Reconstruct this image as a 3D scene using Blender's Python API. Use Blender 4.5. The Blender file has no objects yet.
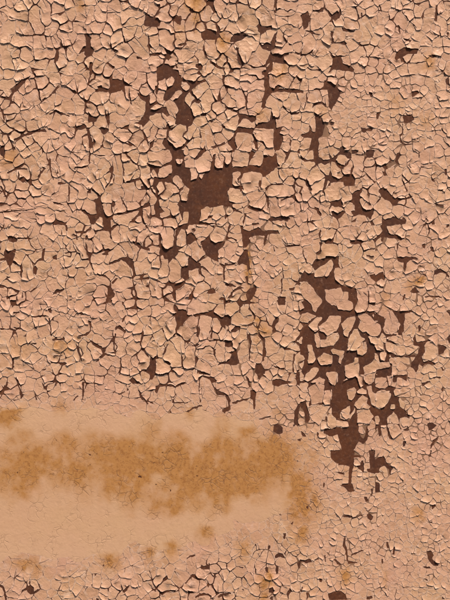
import bpy, math, random, time
import numpy as np
from mathutils import Vector
from mathutils.geometry import delaunay_2d_cdt

scene = bpy.context.scene
R = math.radians
ZC = 1.30                                   # height of the photographed patch's centre, metres

# ------------------------------------------------------------------ camera
cam_data = bpy.data.cameras.new('camera')
cam = bpy.data.objects.new('camera', cam_data)
scene.collection.objects.link(cam)
CAM_D = 1.50
cam.location = (0.0, -CAM_D, ZC)
cam.rotation_euler = (R(90), 0, 0)
cam_data.sensor_fit = 'VERTICAL'
cam_data.sensor_height = 24.0
cam_data.lens = 24.0 * CAM_D / 0.600        # the frame takes in 0.45 m x 0.60 m of the wall
cam_data.clip_start = 0.01
cam_data.clip_end = 500.0
scene.camera = cam
scene.render.resolution_x = 768
scene.render.resolution_y = 1024

# ------------------------------------------------------------------ sky and sun
SUN_ELEV, SUN_AZ = 57.0, 24.0               # azimuth measured from the wall's normal towards the right
world = bpy.data.worlds.new('World')
scene.world = world
world.use_nodes = True
wn = world.node_tree.nodes
wl = world.node_tree.links
wn.clear()
sky = wn.new('ShaderNodeTexSky')
sky.sky_type = 'NISHITA'
sky.sun_disc = False
sky.dust_density = 3.0
sky.sun_elevation = R(SUN_ELEV)
sky.sun_rotation = R(180 - SUN_AZ)
bg = wn.new('ShaderNodeBackground')
bg.inputs['Strength'].default_value = 0.085
wo = wn.new('ShaderNodeOutputWorld')
wl.new(sky.outputs[0], bg.inputs[0])
wl.new(bg.outputs[0], wo.inputs[0])

sun_data = bpy.data.lights.new('sun', 'SUN')
sun_data.energy = 4.8
sun_data.angle = R(7.0)
sun_data.color = (1.0, 0.90, 0.78)
sun = bpy.data.objects.new('sun', sun_data)
scene.collection.objects.link(sun)
to_sun = Vector((math.cos(R(SUN_ELEV)) * math.sin(R(SUN_AZ)), -math.cos(R(SUN_ELEV)) * math.cos(R(SUN_AZ)), math.sin(R(SUN_ELEV))))
sun.rotation_euler = to_sun.to_track_quat('Z', 'Y').to_euler()
sun.location = (1, -2, 4)

scene.view_settings.view_transform = 'Standard'
scene.view_settings.look = 'None'
scene.view_settings.exposure = 0.16
scene.view_settings.gamma = 1.0
scene.view_settings.use_curve_mapping = False

# ------------------------------------------------------------------ colours
PAINT_A = (.478, .261, .142, 1)
PAINT_B = (.568, .333, .194, 1)
PAINT_PINK = (.560, .298, .210, 1)
PAINT_BAND = (.588, .358, .205, 1)
STAIN_A = (.41, .180, .046, 1)
STAIN_B = (.23, .078, .015, 1)
UNDER_A = (.066, .024, .0135, 1)
UNDER_B = (.102, .032, .0125, 1)
UNDER_C = (.130, .044, .0160, 1)

# layout of the bare spots (D), pits (H), whole islands (P) and flake middles (S), per 75 mm square T, in sixths of a mm
LAYOUT = """
T 0 0
D 335,300 350,295 355,340 345,375 338,350;105,212 190,208 245,205 275,178 265,200 240,215 190,215 130,218;296,30 308,30 312,85 305,85
S 10,15;70,15;125,40;75,85 40,70 130,100;15,100;50,185 60,150 30,220;140,170 115,150 165,190;215,60 215,110 225,170;275,60 260,20 285,120;355,40 340,80;420,20;430,80;370,115 340,100;310,175 320,150;140,240 110,235 170,245;50,300 40,350 60,400 20,300;90,320;165,330 150,310;130,400 100,380;245,260 220,240;300,260;290,310 240,325;330,250;395,230 380,210;430,220;255,380 230,400;320,400;380,340 370,380;430,330;400,420 430,400;230,430;60,440
T 1 0
D 58,205 80,200 95,230 95,275 115,295 105,335 75,342 55,330 68,270;90,375 108,370 100,450 82,450;425,85 450,85 450,160 415,155 418,115;35,35 60,25 65,35 45,45;195,370 240,400 230,415 205,395;230,290 255,300 265,312 245,312;370,340 405,345 400,358 375,352;438,200 450,230 450,330 440,300;290,205 300,250 308,265 290,250
S 25,60 35,110;20,10;100,70 90,110;150,100 130,70;170,35;110,160 150,165;30,160;235,110 230,150;200,180;250,30 220,40;290,20;330,80 310,100 370,90;400,130 340,130;420,30;350,180 320,210;380,190;30,250 20,300;30,350 50,330;40,410;130,270 120,240;190,250 180,230;150,320;255,220 240,250;300,300 270,290;390,280 350,260 420,240 420,310;210,340;270,380 230,360;330,390 350,370 410,400;290,420;150,410 130,400;190,430
T 2 0
D 0,95 15,100 50,105 65,140 55,165 0,160;130,105 160,92 185,105 185,140 170,148 150,135;235,50 275,70 255,82 240,72;330,10 355,0 385,0 385,40 400,75 380,75 365,40;305,195 345,175 395,185 412,215 390,240 320,240 310,225;40,400 80,380 110,385 130,410 150,420 175,425 180,450 40,450;70,325 110,325 130,345 110,365 85,340;0,320 70,315 80,330 40,335 0,335;275,385 310,380 320,400 310,425 270,405;165,270 215,255 220,270 185,280;355,360 400,385 420,400 450,405 450,418 400,410 365,380;320,260 328,300 345,350 335,350 318,300;430,320 445,315 400,370 395,365;40,30 60,20 65,50 45,90 35,90 52,50;175,150 178,95 190,95 188,150;145,370 160,390 170,415 160,415
S 20,45;60,10 80,20;80,80 100,50 90,110;150,30 130,60 170,20;110,160 130,180 90,145;200,90 210,60 195,50;270,30 240,20 290,40;250,130 240,160 280,110;350,80 320,100 340,120;420,50 410,20 430,80;390,110;370,150 350,145;440,140;310,160;20,230 20,280;90,230 110,270 130,230 100,200;185,220 170,250;270,210 290,225 250,200;370,290 350,270 385,320 360,250;220,330 250,280 200,350 190,320;310,340 320,370;230,395 260,380;440,355 430,380;40,360 20,380;345,410 370,390;410,430;250,435;130,370;440,290 430,260;315,270;10,200
T 3 0
D 35,225 60,200 140,205 100,240 60,255 35,255;185,150 205,165 245,160 280,155 285,175 250,185 230,205 205,195;205,250 225,270 250,255 285,265 295,230 300,190 305,250 300,290 270,305 225,295 205,270;280,330 300,320 350,330 385,315 385,328 350,345 355,370 330,385 290,370 285,420 250,450 220,450 220,430 245,420 270,380;300,0 312,0 310,80 298,80;65,280 78,290 80,340 110,390 100,398 72,360;20,385 35,410 60,410 110,405 120,410 60,420 40,440 20,445 30,425;345,195 355,220 375,245 370,260 345,225;380,255 400,265 400,272 380,270;420,310 450,320 450,330 420,325
S 30,60 40,90;10,80;130,90 110,50 150,130 110,150;30,160 50,180;10,220;250,100 230,70 270,130;260,15;180,200 150,190;150,270 140,240 110,270 130,330;215,340 190,380 230,310 170,350;255,225 265,205;330,260 340,230;320,310 370,290;390,190 410,180;420,220 400,230;440,280;370,40 340,30 410,40;440,100 400,110 430,140;350,110;350,75 400,75;380,350 420,360;320,420 340,410 300,400;40,350 60,380 30,320;10,410;160,430 120,430 190,425;430,420;60,440
T 4 0
D 5,90 50,65 62,110 50,160 20,185 15,130;185,100 225,65 250,85 240,110 210,125 190,115;25,185 70,185 100,205 130,205 110,215 60,200;185,190 205,190 190,225 195,255 240,255 270,240 285,265 265,270 230,262 185,262;170,300 200,330 250,345 255,380 310,400 325,420 310,430 200,420 170,440 190,400 195,350;0,328 40,325 85,295 75,310 40,338 0,338;40,350 45,400 75,415 125,415 120,425 70,422 45,410;70,60 140,55 140,70 110,75;245,160 270,170 320,190 345,180 320,198 260,185;355,255 380,275 370,280 350,268;365,80 375,70 370,130
S 30,40 10,60;105,25;110,110 130,130 80,160 140,90;30,15;200,50 180,30;250,20;300,15;325,85 300,70;400,25;430,70;240,130;310,150 290,140;225,220 240,190;40,260 60,240 30,290 70,280;170,180 165,240;130,270 110,300 140,300;130,370 80,360 170,360 150,400;240,300 210,290 260,310;310,250 320,270;400,160 385,120 410,210 390,240;340,220 310,205;350,320 330,350 370,310;270,365;410,290;440,380;20,390;10,440;440,130;380,370;350,410;60,440 100,435;240,440
T 5 0
D 145,300 175,285 215,290 260,295 255,320 200,325 165,345 165,380 150,350 130,370 118,355 125,325;130,150 150,160 158,205 145,190;365,30 378,25 372,80 372,130 358,125 358,80;430,195 445,200 435,225;315,335 345,330 375,340 345,350;170,230 225,245 215,252 175,245;20,20 35,40 45,75 35,70
S 80,30 60,50;110,80;40,120 50,90;20,180;160,110 170,150 140,100;90,170;60,250 40,270;135,250 140,280;70,310;200,40;180,10;210,170;260,60 290,30;250,140;310,160 320,130;260,215;230,265;310,250;390,130 400,170;330,80;400,40;440,30;440,250;370,250;230,360 270,350;310,310;380,310;20,400 40,380;90,400;230,410 280,400;170,420;400,380;440,300
T 0 1
D 60,80 100,55 130,30 185,0 175,20 150,40 110,90 70,130 75,105;80,385 130,365 200,335 270,325 280,340 210,345 150,370 90,400;0,200 20,210 30,260 22,280 12,230;220,80 240,100 245,150 238,150 232,110;0,345 40,350 70,355 60,365 20,360;50,380 70,400 100,450 80,450;0,120 50,135 40,145 0,132;435,310 450,310 450,335;0,430 30,420 25,450 0,450;250,150 290,130 350,60 355,70 300,130 260,155;340,210 345,215 420,245 415,250 340,222 300,240 295,232
S 30,70 70,50 50,100;120,10;230,30 260,50;170,70 190,50;320,25 340,35;300,80 270,110;390,30;430,70;370,90 410,100;110,160 100,120;190,140 210,120;30,170;80,200 60,215;150,180;290,180 300,140 270,200;390,170 370,200 420,190;350,150;200,230 170,240;240,220;280,270 300,250;100,280 70,290 120,300;200,290 220,280;60,255;340,290 335,260 330,320;400,260 430,270;390,320 420,340;50,320;320,350;250,380 220,370 280,350;170,390;30,390;130,420;420,410 440,400;340,410;200,430;300,430;60,420;15,270
T 1 1
D 210,25 260,25 300,40 350,70 300,65 275,95 220,110 208,70;130,65 160,60 175,85 205,95 190,105 150,95 125,105 120,85 140,80;370,105 410,125 450,120 450,270 430,290 405,320 395,300 345,290 380,285 400,260 420,220 425,165 390,140;80,220 95,240 135,255 125,280 80,290;150,315 205,320 205,340 175,360 155,345;0,310 60,295 75,310 60,325 0,330;70,325 90,345 105,390 105,435 85,440 80,390;85,0 95,0 85,60 75,55;50,110 65,180 80,200 70,200 48,140;200,175 208,260 205,320 196,300;270,320 320,300 320,310 280,325;215,340 260,385 350,425 340,430 270,400 225,360;405,325 420,355 440,400 450,440 435,410 410,360;325,70 330,120 345,180 335,175 320,120
S 30,60 40,20;140,30 120,50 170,50;260,10;330,15;400,30 370,50;430,80;90,100 70,110;140,150 120,130 170,130;270,130 240,150 290,180 250,110;370,190 390,170 360,230 400,220;20,160 30,200;30,270;100,210 110,230;160,200;170,290 150,280;250,290 220,270 290,290;30,390 50,350 30,430;140,380 120,340 130,430;200,370 210,410;280,360 300,350 260,350;360,310;380,380 360,400 390,360;430,310 440,350;250,430;330,440
T 2 1
D 40,0 105,0 75,30 45,45;130,0 190,0 185,30 190,85 200,95 165,90 120,145 100,160 80,150 85,110 105,75 140,60 150,30;190,110 210,105 210,160 230,180 250,210 260,240 270,250 250,300 230,310 190,295 150,300 155,250 170,210 150,170 135,155 170,135;40,205 70,190 95,195 120,240 105,250 60,220 35,230 20,240 0,245 20,215;30,65 50,70 45,120 35,115;275,145 290,140 310,155 285,175 275,165;300,235 335,225 340,245 305,250;90,375 110,395 140,420 155,440 210,420 225,400 240,395 220,420 190,450 105,450 70,410;0,410 30,385 20,430 0,450;355,270 380,275 370,290;240,60 330,25 350,50 370,85 350,60 335,40 300,50 255,85 240,100;430,0 450,0 445,60 438,60;365,430 410,420 450,395 450,415 380,440;415,135 440,170 450,170 440,175 410,150 385,190;300,310 310,380 300,380;425,295 450,310 450,325 430,312;90,320 120,305 150,300 100,325;330,420 340,450 300,445 320,440
S 15,50 10,20;75,60 70,40;115,45;210,50 205,70;260,10 230,20;300,70 280,90 310,50;390,40 380,20 400,60;20,145;60,120 60,150;40,180;150,120 170,105;130,200 145,225 120,180;235,140 230,170;50,270 30,260 80,280;100,270 130,280;170,340 150,370 200,330 175,410;240,330 230,350;340,160 360,130 340,190;280,210 270,190;400,110;440,110;400,200 420,210;370,240;300,280;350,380 330,340 350,410;400,320 390,300;410,370 430,380;270,410 250,430 280,390;60,410 40,430;60,360;20,340 10,380;440,250;280,360
T 3 1
D 232,0 260,0 265,70 300,85 390,85 410,80 450,90 450,110 400,110 310,100 280,110 245,160 235,200 215,195 235,120 240,60;0,180 30,195 75,215 85,225 135,240 185,248 190,270 165,285 130,262 90,258 70,225 0,200;75,310 150,318 185,318 200,285 280,278 300,280 305,320 285,325 230,320 165,320 165,345 150,350 75,345 60,380 70,440 45,450 15,410 20,395 50,370 60,340;165,345 195,400 200,450 180,440 172,390;280,250 300,245 310,290 308,330 345,370 350,400 330,450 295,450 290,400 295,330 280,280;345,185 390,225 440,225 450,220 440,235 400,240 350,200;85,60 110,95 130,140 135,210 125,215 122,150 105,110;425,0 450,20 450,40 430,20;390,380 400,390 400,430 390,420;400,40 415,30 395,70
S 40,30 50,60;60,120 40,100 95,170 90,120;15,130 40,170;150,20 130,10;180,60 130,60 210,70;180,130 200,110 160,180;170,210 190,205;340,30 300,40 370,40 290,65;430,60;300,180 270,170 310,220;350,120 320,110;420,150 410,190 390,180;240,245 250,225 220,265;25,240 40,225;110,290 140,295;35,300 60,270;20,350;355,260 330,290 380,300 360,230;430,250;410,340 430,300;360,330;120,400 100,370 110,440;240,370 220,340 260,410 270,350;420,420;360,430;10,440;210,440
T 4 1
D 145,35 180,38 205,55 245,95 235,130 210,180 185,212 172,195 170,120 165,90 145,90 85,90 80,80 140,80;85,225 115,240 130,265 150,300 130,365 105,390 115,420 110,450 55,450 60,415 70,380 10,375 5,360 60,335 90,345 95,310 88,260;40,90 45,140 25,215 20,200 35,150;178,280 205,285 195,300 180,300;365,315 400,320 420,310 440,320 430,335 400,335 385,350 370,340;410,105 435,105 430,135 418,130;0,20 15,25 10,45 0,45;240,435 260,425 280,445 240,450;0,92 20,95 20,108 0,105;85,165 130,160 150,180 145,120 130,105 150,130 155,200 130,175 95,180 75,200;375,380 390,385 385,400
S 20,60;100,40 80,60 120,55;95,120 110,150 70,150;15,130;115,200 135,210;158,150;40,270 50,240;30,310;140,15;30,420 50,405;160,340;220,250 200,230;40,190 60,200;150,400 130,430
T 5 1
D 165,240 225,235 235,265 195,292 170,285;220,100 260,95 270,110 235,130 222,135;420,30 440,15 450,70 425,55;10,225 35,220 20,265 8,260;145,360 160,350 165,290 172,295 165,355 155,375 165,400 190,410 250,415 180,420 155,405;400,310 412,335 403,340
S 210,340 230,310 200,380;200,150;330,60 340,100;290,170;340,240;330,320;280,310;410,270
T 0 2
D 0,0 35,0 28,50 5,30;40,130 100,105 165,110 165,120 105,118 45,140;105,120 118,150 115,185 105,160;290,45 302,50 305,105 325,180 318,180 298,110;345,190 395,195 395,202 350,205;408,220 418,240 415,315 407,310;0,215 15,220 40,280 30,285 10,245;0,318 45,320 40,330 0,335;0,372 150,358 290,338 150,364 0,380;315,310 340,320 380,325 365,332 325,325;315,432 345,425 405,435 395,450 320,450;235,75 250,100 280,105 230,165 228,158 260,112 238,90;345,100 352,140 345,145;110,285 160,290 155,297 115,292
S 60,40 80,20;110,60;160,10;40,90 15,100;200,100 190,60 210,150;230,30;265,70 250,40;310,40 320,90 330,140;390,100 370,60 400,140;380,15;435,90;290,150 260,170 290,120;150,150 140,120 150,180;70,150;30,150;60,220 40,200;140,220 120,210 150,190;140,260 120,265;220,205;220,250 200,230;300,225 275,240;370,270 345,290 390,250 370,220;440,250 435,290;20,280;80,290 60,300;120,315;190,310;260,300 230,300;30,350 100,346 170,342 250,332;370,345 330,335 410,360;390,400 365,390;250,370 300,375;90,395 50,390;190,410 160,400;245,405;300,400;40,430 100,440;440,340
T 1 2
D 120,295 155,285 165,330 180,380 210,410 215,450 165,450 160,405 145,400 110,450 95,440 75,400 25,355 60,365 90,385 130,380;215,320 235,305 245,330 225,340 230,375 215,360;220,60 230,100 230,160 210,195 185,240 190,215 210,180 220,120;305,185 380,170 385,180 345,190 310,198;395,215 440,228 450,245 395,230;390,350 420,320 450,318 450,335 405,350 410,400 425,450 405,440 395,395;245,385 310,370 390,350 395,358 320,380 260,395;85,0 95,30 90,90 82,80;290,60 300,160 292,160 285,100;0,100 70,105 50,110 0,108;275,275 300,320 318,355 305,345 280,300;430,75 450,85 450,105 430,90;95,30 190,35 270,20 230,32 150,42;300,15 360,80 385,85 350,82 310,40;70,250 90,245 95,260 80,260
S 40,30;40,80 60,60;20,60;110,100 105,160;170,90 170,130 150,150;150,10 200,15;120,60;255,70 250,130 260,160;340,120 320,90 360,140 320,160;340,20 360,40;310,60;410,50;430,160 420,130 430,190;150,210 140,240 165,190;110,270;40,260 20,220 50,220;30,170;70,200;240,240 250,280 225,230;200,290;350,250 330,220 400,270 330,290;430,290;270,330 260,350;200,350;340,330;100,340 70,330;30,320;30,400 60,430 20,380;145,430;300,420 260,410 350,400;440,370 440,410;370,420
T 2 2
D 115,0 210,0 180,35 155,60 165,90 200,100 240,110 245,185 300,160 310,180 320,150 375,110 390,90 400,110 450,110 450,330 360,350 345,335 310,360 295,430 450,450 180,450 230,440 228,370 200,375 195,410 165,330 180,300 225,305 232,230 205,210 170,150 150,150 130,180 160,210 180,235 120,195 60,190 40,220 55,250 45,280 30,240 15,220 20,160 80,165 130,140 130,100 125,80 70,105 0,85 0,110 50,115 120,80 135,45;300,0 340,0 310,30 280,60 265,55 280,35;25,340 50,280 60,340 90,370 60,380 60,400 80,420 65,420 30,380;350,400 380,385 370,410 350,415;90,400 160,405 155,412 95,408;375,30 395,20 390,90 370,110 380,60
S 60,30 20,50 100,40 60,70;90,130 60,140 120,120;25,145;10,180;190,60;240,75 215,60 250,90;265,15;330,70 350,40 310,110 290,80;380,25;425,50 420,85;270,150 255,170 255,120;315,160;160,180 185,210 150,160;205,270 215,240;110,260 140,240 90,280 110,210;80,310 100,320;60,220 45,240;15,300 10,270;140,340 150,370 120,330;95,380 70,380;110,425 130,425;210,400 205,440;180,410;330,380 320,400 345,360;410,375 440,360 395,390;430,430;20,420 40,440;20,370;370,440 330,445
T 3 2
D 0,105 40,115 50,100 135,100 150,90 215,95 230,70 232,30 280,40 310,20 315,70 330,100 300,110 260,150 235,165 215,140 160,130 110,140 45,120 45,200 60,215 110,215 115,240 85,235 30,225 20,250 25,320 50,345 100,370 110,385 70,370 20,325 0,330;205,180 220,180 215,220 235,235 205,225 200,200;240,225 275,205 345,200 355,215 300,210 275,215 245,245;235,250 265,290 265,350 255,355 250,300;135,335 160,340 235,360 245,370 190,370 135,350;335,300 405,265 415,260 410,195 420,180 420,270 445,320 440,320 405,275 340,305;275,400 300,405 340,395 385,400 390,415 370,425 320,425 270,430 260,415;120,380 130,390 110,450 105,430;165,440 200,435 210,450 165,450;380,0 400,10 360,70 355,65;155,0 185,10 145,80 140,70 160,30;0,380 25,390 0,420;445,0 450,30 430,15;35,0 45,40 45,80 35,60;70,170 110,140 80,190
S 15,60 10,20;90,50 60,80 120,70 100,20;190,50 205,20 170,75;260,15;335,30 330,60;400,50 430,70 380,80 420,40;300,150 320,165 280,170;390,130 350,150;430,140;65,160 60,190;160,180 120,180 190,170 150,220;240,200;330,250 290,240 370,230 390,240;440,230 440,280;60,280 40,250 80,300;115,310;200,300 170,280 220,330 180,330;290,350 310,370 290,320;380,320 360,360 400,350;430,340;170,390 150,370;230,390;70,410 50,430 80,380;15,360;430,420;330,440;400,430;145,430
T 4 2
D 80,0 110,0 115,40 140,60 180,55 190,70 150,90 125,80 100,90 85,65;195,55 225,20 260,0 305,15 310,50 285,50 270,30 240,30 210,55 220,75 270,95 260,115 240,110 220,95;155,150 190,150 230,170 250,170 265,145 310,140 330,170 325,215 290,215 265,210 255,185 215,190 190,195 165,185 150,235 130,265 145,195;20,175 50,185 75,240 65,245 40,220;185,310 215,300 250,295 258,330 235,340 205,345 185,330;310,265 345,235 365,240 360,300 375,345 400,360 440,355 440,380 420,420 390,395 360,390 320,400 305,365 330,360 325,330 300,310 315,290;275,370 260,390 240,400 215,405 190,390 185,370 200,365 225,380 255,360;395,0 445,0 440,45 405,45 390,25;310,0 350,0 340,20 315,25;390,125 420,170 450,190 450,200 410,165;80,340 110,345 130,390 120,395 100,360;0,30 35,60 65,60 30,75 0,50;320,165 350,165 395,145 390,155 350,172;0,170 15,170 15,180 0,180;415,310 425,335 410,330 405,310;300,430 340,405 330,430;120,250 125,320 115,320;420,440 430,420 450,450
S 20,20;55,35;150,25 140,10;205,10;60,100 40,90;110,150 80,160 90,130 60,170;170,110 150,100;220,130 230,155 200,110;260,70 250,50;290,100 270,120;350,90 340,130 350,50;415,80;430,140 420,110;20,240 10,200 40,270;110,210 90,240 130,200;200,240 230,210 180,270 220,270;280,280 265,250 270,310;340,210 330,230;400,200 390,170;440,240;380,260 400,290;420,290;80,320;20,330;150,340 140,380;235,375 215,360;300,350 290,345;270,410 250,420;395,330 385,315;70,390 60,370 90,410;20,390;160,420;350,430 370,410;200,430;445,390;100,440
T 5 2
D 20,240 45,225 70,235 100,270 120,290 160,290 190,285 235,272 210,290 165,300 130,325 105,335 90,310 60,295 40,280;130,20 150,15 155,30 140,60 150,90 130,80 120,65;45,130 65,130 75,155 55,160;40,400 55,420 95,405 110,395 160,415 165,400 190,420 185,440 100,450 40,450;260,0 268,30 260,55;415,110 430,115 430,155 415,145;335,150 345,180 365,195 340,190;355,315 415,335 410,342 365,330;380,235 410,238 405,245 380,242;330,430 350,420 360,450 340,450;155,120 165,170 200,255 190,250 160,180;300,400 330,430 300,410
S 165,55;220,60 215,30;75,90;125,130;110,190;150,230 130,260 170,240;60,190;200,150;240,170;300,180;250,230;50,340 30,350 70,360;150,350 130,370;200,360;230,400;400,180 380,160;340,270;400,280;410,220;15,420;310,90
T 0 3
D 45,70 65,65 105,85 100,105 75,110 55,90;40,150 50,160 80,150 95,145 90,180 70,240 45,240 35,210 0,215 0,205 38,195;255,145 270,140 270,180 260,220 248,210;315,190 340,180 345,215 320,205;200,255 215,245 225,265 215,300 203,295;130,225 135,260 130,330 122,300 122,250;325,405 340,385 385,385 380,395 345,405 310,425;100,75 180,78 180,85 105,85;390,0 405,0 405,40 395,35;385,165 425,155 420,165 395,175;0,365 30,362 20,378 0,375;40,430 70,440 40,445;100,405 105,450 95,450;130,400 140,430 130,440;35,310 65,310 50,322;0,95 18,100 0,112;430,55 450,60 450,75
S 60,40 90,20;20,60;150,40;190,40 210,20;150,120 120,120 180,150;215,105;60,130;20,130;120,195 100,180;300,40 280,20 320,60;370,40 350,20;430,30;290,110 260,90;310,160 290,180;390,100;330,130;400,200 430,180;200,200 230,180;165,250 160,300 170,220;90,260;30,270;250,290 290,260 240,250;330,250 320,280;390,300 370,330;430,280;150,360 190,365;50,350 80,370;310,350 330,370;250,390 220,400;20,400;400,420;170,430;300,440;440,400;70,400
T 1 3
D 110,0 120,30 160,30 170,0 215,0 215,60 225,90 208,80 205,40 175,35 130,40 125,60 115,40;155,145 195,140 220,150 195,165 200,185 155,175 180,160;340,95 385,105 400,125 450,135 450,155 400,140 360,120;60,70 70,60 80,75 75,90 65,90;60,100 75,150 100,230 115,280 105,270 85,210 65,150;205,225 270,200 320,190 345,205 350,240 360,290 345,325 350,280 325,245 305,225 270,205 220,235;215,345 245,320 260,320 235,345 222,355;195,365 215,375 245,415 240,430 215,450 185,450 195,410;340,375 365,350 375,345 350,380 345,410 365,450 355,450 335,410;360,325 430,315 450,310 450,325 365,332;420,0 435,0 440,25 425,20;0,40 60,35 100,0 95,20 60,50 0,52;130,290 180,300 215,330 205,330 170,305 130,300;0,60 10,60 18,90 10,95;0,255 60,250 60,258 0,262;270,120 300,170 305,185 290,165;380,150 372,220 365,225 370,180
S 30,15;130,10;70,30 90,50;170,80 150,60 200,110 185,60;130,130 120,100;250,60 240,30;300,70 290,30;360,40 340,60;400,80 420,60;440,90;40,150 20,120 50,190;90,110 80,130;20,200;160,190 130,210;240,180 210,200 280,170;340,150 310,130 360,170;400,180;280,270 240,250 320,280 300,240;430,230 400,260;150,260 130,250 180,250;200,300;50,230;140,330 110,320 180,330;50,300 30,330;280,370 250,350 310,350;60,400 100,380 30,420;140,410 160,390;310,420;410,380 390,350 420,420;280,430;420,345
T 2 3
D 150,30 170,0 230,0 225,30 190,15 165,60 160,120 175,160 155,190 110,205 85,200 65,145 75,135 105,145 140,125 150,90;215,60 250,45 265,60 290,85 270,95 240,120 215,110;240,180 270,210 305,235 300,255 265,265 230,270 235,325 215,330 205,360 170,385 150,390 155,450 140,450 130,410 140,375 90,355 75,345 130,350 185,345 210,330 185,320 185,265 190,250 230,240 230,200;305,100 330,85 355,60 365,95 390,105 450,95 445,125 415,150 410,220 390,215 340,180 320,150;340,410 375,375 395,405 370,415;410,225 450,240 450,330 440,330 440,260;410,450 425,430 450,430 450,450;70,370 80,430 70,440;0,320 50,330 80,350 60,345;50,40 70,60 65,130 75,180 60,180 55,90;225,450 265,370 270,375 245,450;245,30 270,20 270,40;210,10 225,70 215,60
S 40,20;20,70 40,100;110,80 105,50 105,110;250,35;330,30 300,50 280,60 360,10;410,50 390,80 430,40;190,80 180,50 185,120;200,140;225,150;275,150 260,120 300,180;430,180;200,210 195,190;40,150 20,150;90,270 70,290 80,230;150,280 140,240 160,310;40,230;30,290;180,350;270,290 250,330 300,310;350,240 330,220 390,260;350,320 320,290;420,310 400,340;310,370 290,400;100,400 110,390;210,400 180,420 230,380;40,400 20,360;400,430 380,435;430,370;320,435;10,200;120,440
T 3 3
D 100,20 150,35 200,10 220,30 280,30 320,30 325,50 260,55 250,75 240,125 230,110 240,65 200,60 140,80 150,100 130,140 105,140 105,80;115,150 135,150 145,200 150,260 140,280 130,240 100,235 80,245 70,225 100,180;120,310 135,305 138,370 125,330;140,385 185,365 190,390 155,450 130,450 125,400;70,230 50,240 0,245 0,225 20,235 60,225;20,0 35,0 15,70 20,75 75,85 70,100 40,85 0,90;85,370 120,385 100,385 60,390 30,440 10,445 50,390;335,320 345,320 340,420 335,410;315,430 370,430 365,450 320,450;330,90 370,120 450,115 450,125 370,130;445,310 450,340 435,360 430,355;345,230 355,330 345,310;380,380 420,370 415,390 385,392;90,0 110,0 105,60 98,50;0,350 40,350 70,370 60,375 0,362;285,110 300,160 292,160
S 60,40 70,20;140,15;250,15;320,15;40,150 20,180 60,130 30,120;170,80;215,100 200,120;310,90 290,70 330,120;280,150;370,80 360,50;430,80 420,40;330,160;400,150 430,170;370,220 400,200;390,270 420,250 370,290 410,300;40,290 60,310 20,310 80,330;100,265;160,170;160,320;180,220;240,230;200,350;370,350 390,340;310,340;20,400;90,410 70,430;230,430;440,390;300,400;430,430;250,310
T 4 3
D 145,95 185,80 198,95 190,110 150,115;305,90 340,85 375,92 370,110 330,118 300,108;70,235 90,205 140,200 195,190 235,185 230,230 215,255 205,280 215,330 245,355 270,370 310,375 340,380 345,450 285,450 290,400 255,395 245,370 190,385 150,385 155,450 130,450 100,410 60,360 40,340 0,345 0,310 30,270 50,290 85,285 85,310 120,310 160,310 190,270 200,240 190,205 120,250 90,275;115,100 135,110 130,130 118,120;15,125 25,170 45,235 35,230 20,180;415,300 450,290 450,335 430,320;120,30 130,40 120,85 112,60;425,80 450,85 450,100;20,425 40,440 40,450 20,450;395,175 430,185 450,180 440,195 400,190;410,370 415,450 405,450
S 50,90 30,100 90,50;30,20;80,10;155,60 180,50;230,75;60,180 50,150 70,210;100,140 90,110;170,160 130,190 210,150 150,140;275,100;340,40;430,40;410,120;270,210 250,190;300,270 280,310;220,300 240,330;155,265 110,270 180,230 130,300 100,300;50,400 30,370 90,430;190,420 180,400;250,420 270,400;370,410 360,380;430,400;380,230;340,320;300,350;10,200;10,250 30,250
T 5 3
D 30,0 60,0 70,30 100,55 130,55 165,80 160,90 130,80 90,75 50,70 45,105 35,90 35,65 0,110 0,80 20,60 45,35;130,190 160,190 240,195 265,205 210,210 190,230 180,280 170,270 170,225 140,220;0,300 25,285 45,280 60,310 60,340 40,320 0,340;280,115 300,110 300,140 285,135;330,130 350,135 355,165 335,155;210,400 240,370 270,405 230,410;350,270 390,260 420,275 450,310 440,315 410,280 355,300 345,370 350,290;170,415 185,415 175,450 165,450;290,425 380,425 410,445 385,435 300,432;280,290 310,300 300,310;125,180 130,120 150,90 140,130;0,140 15,150 0,160;430,0 450,5 430,15
S 80,100;130,15 100,20;50,140;180,160 150,160 200,180;30,220;90,270 80,220 110,290;230,240 200,260 290,240;300,40;340,50;30,350;120,350 110,390;190,350;270,370;330,190;400,310 380,350;430,350;240,430;150,250;180,110
T 0 4
D 60,0 100,0 100,30 85,35 70,45;285,55 305,45 310,85 290,75;75,70 120,68 115,75 80,80;290,85 300,120 312,215 305,220 298,150;310,235 375,230 385,215 395,235 375,240 320,245;75,345 85,360 80,410 70,425 75,380;290,360 315,370 400,375 400,385 310,378;75,160 125,165 128,178 90,172;0,165 30,175 10,185;180,262 225,258 210,270;390,335 405,345 395,355;205,95 280,90 280,98 210,100;240,420 280,405 270,420;320,330 380,330 370,338 320,336
S 30,20;20,90 30,130;90,50;140,90 120,90;90,130;160,150 180,130;230,60 240,30 220,80;150,20;340,20 380,15;380,60;430,90;430,20;370,150 340,120 350,190 390,130;250,130 220,120;260,190 270,170;210,220 190,220;130,210 120,240;30,240 40,210 30,280;100,300 90,240;170,320 200,300 150,300;260,290;300,250;365,270 350,260;440,260;430,190 440,150;400,220;340,340 310,340;370,350;260,370 230,390;340,400;140,400 110,380 170,400;30,350 40,380 20,400;40,430;410,320;420,360;430,410;280,430;390,420
T 1 4
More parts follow.
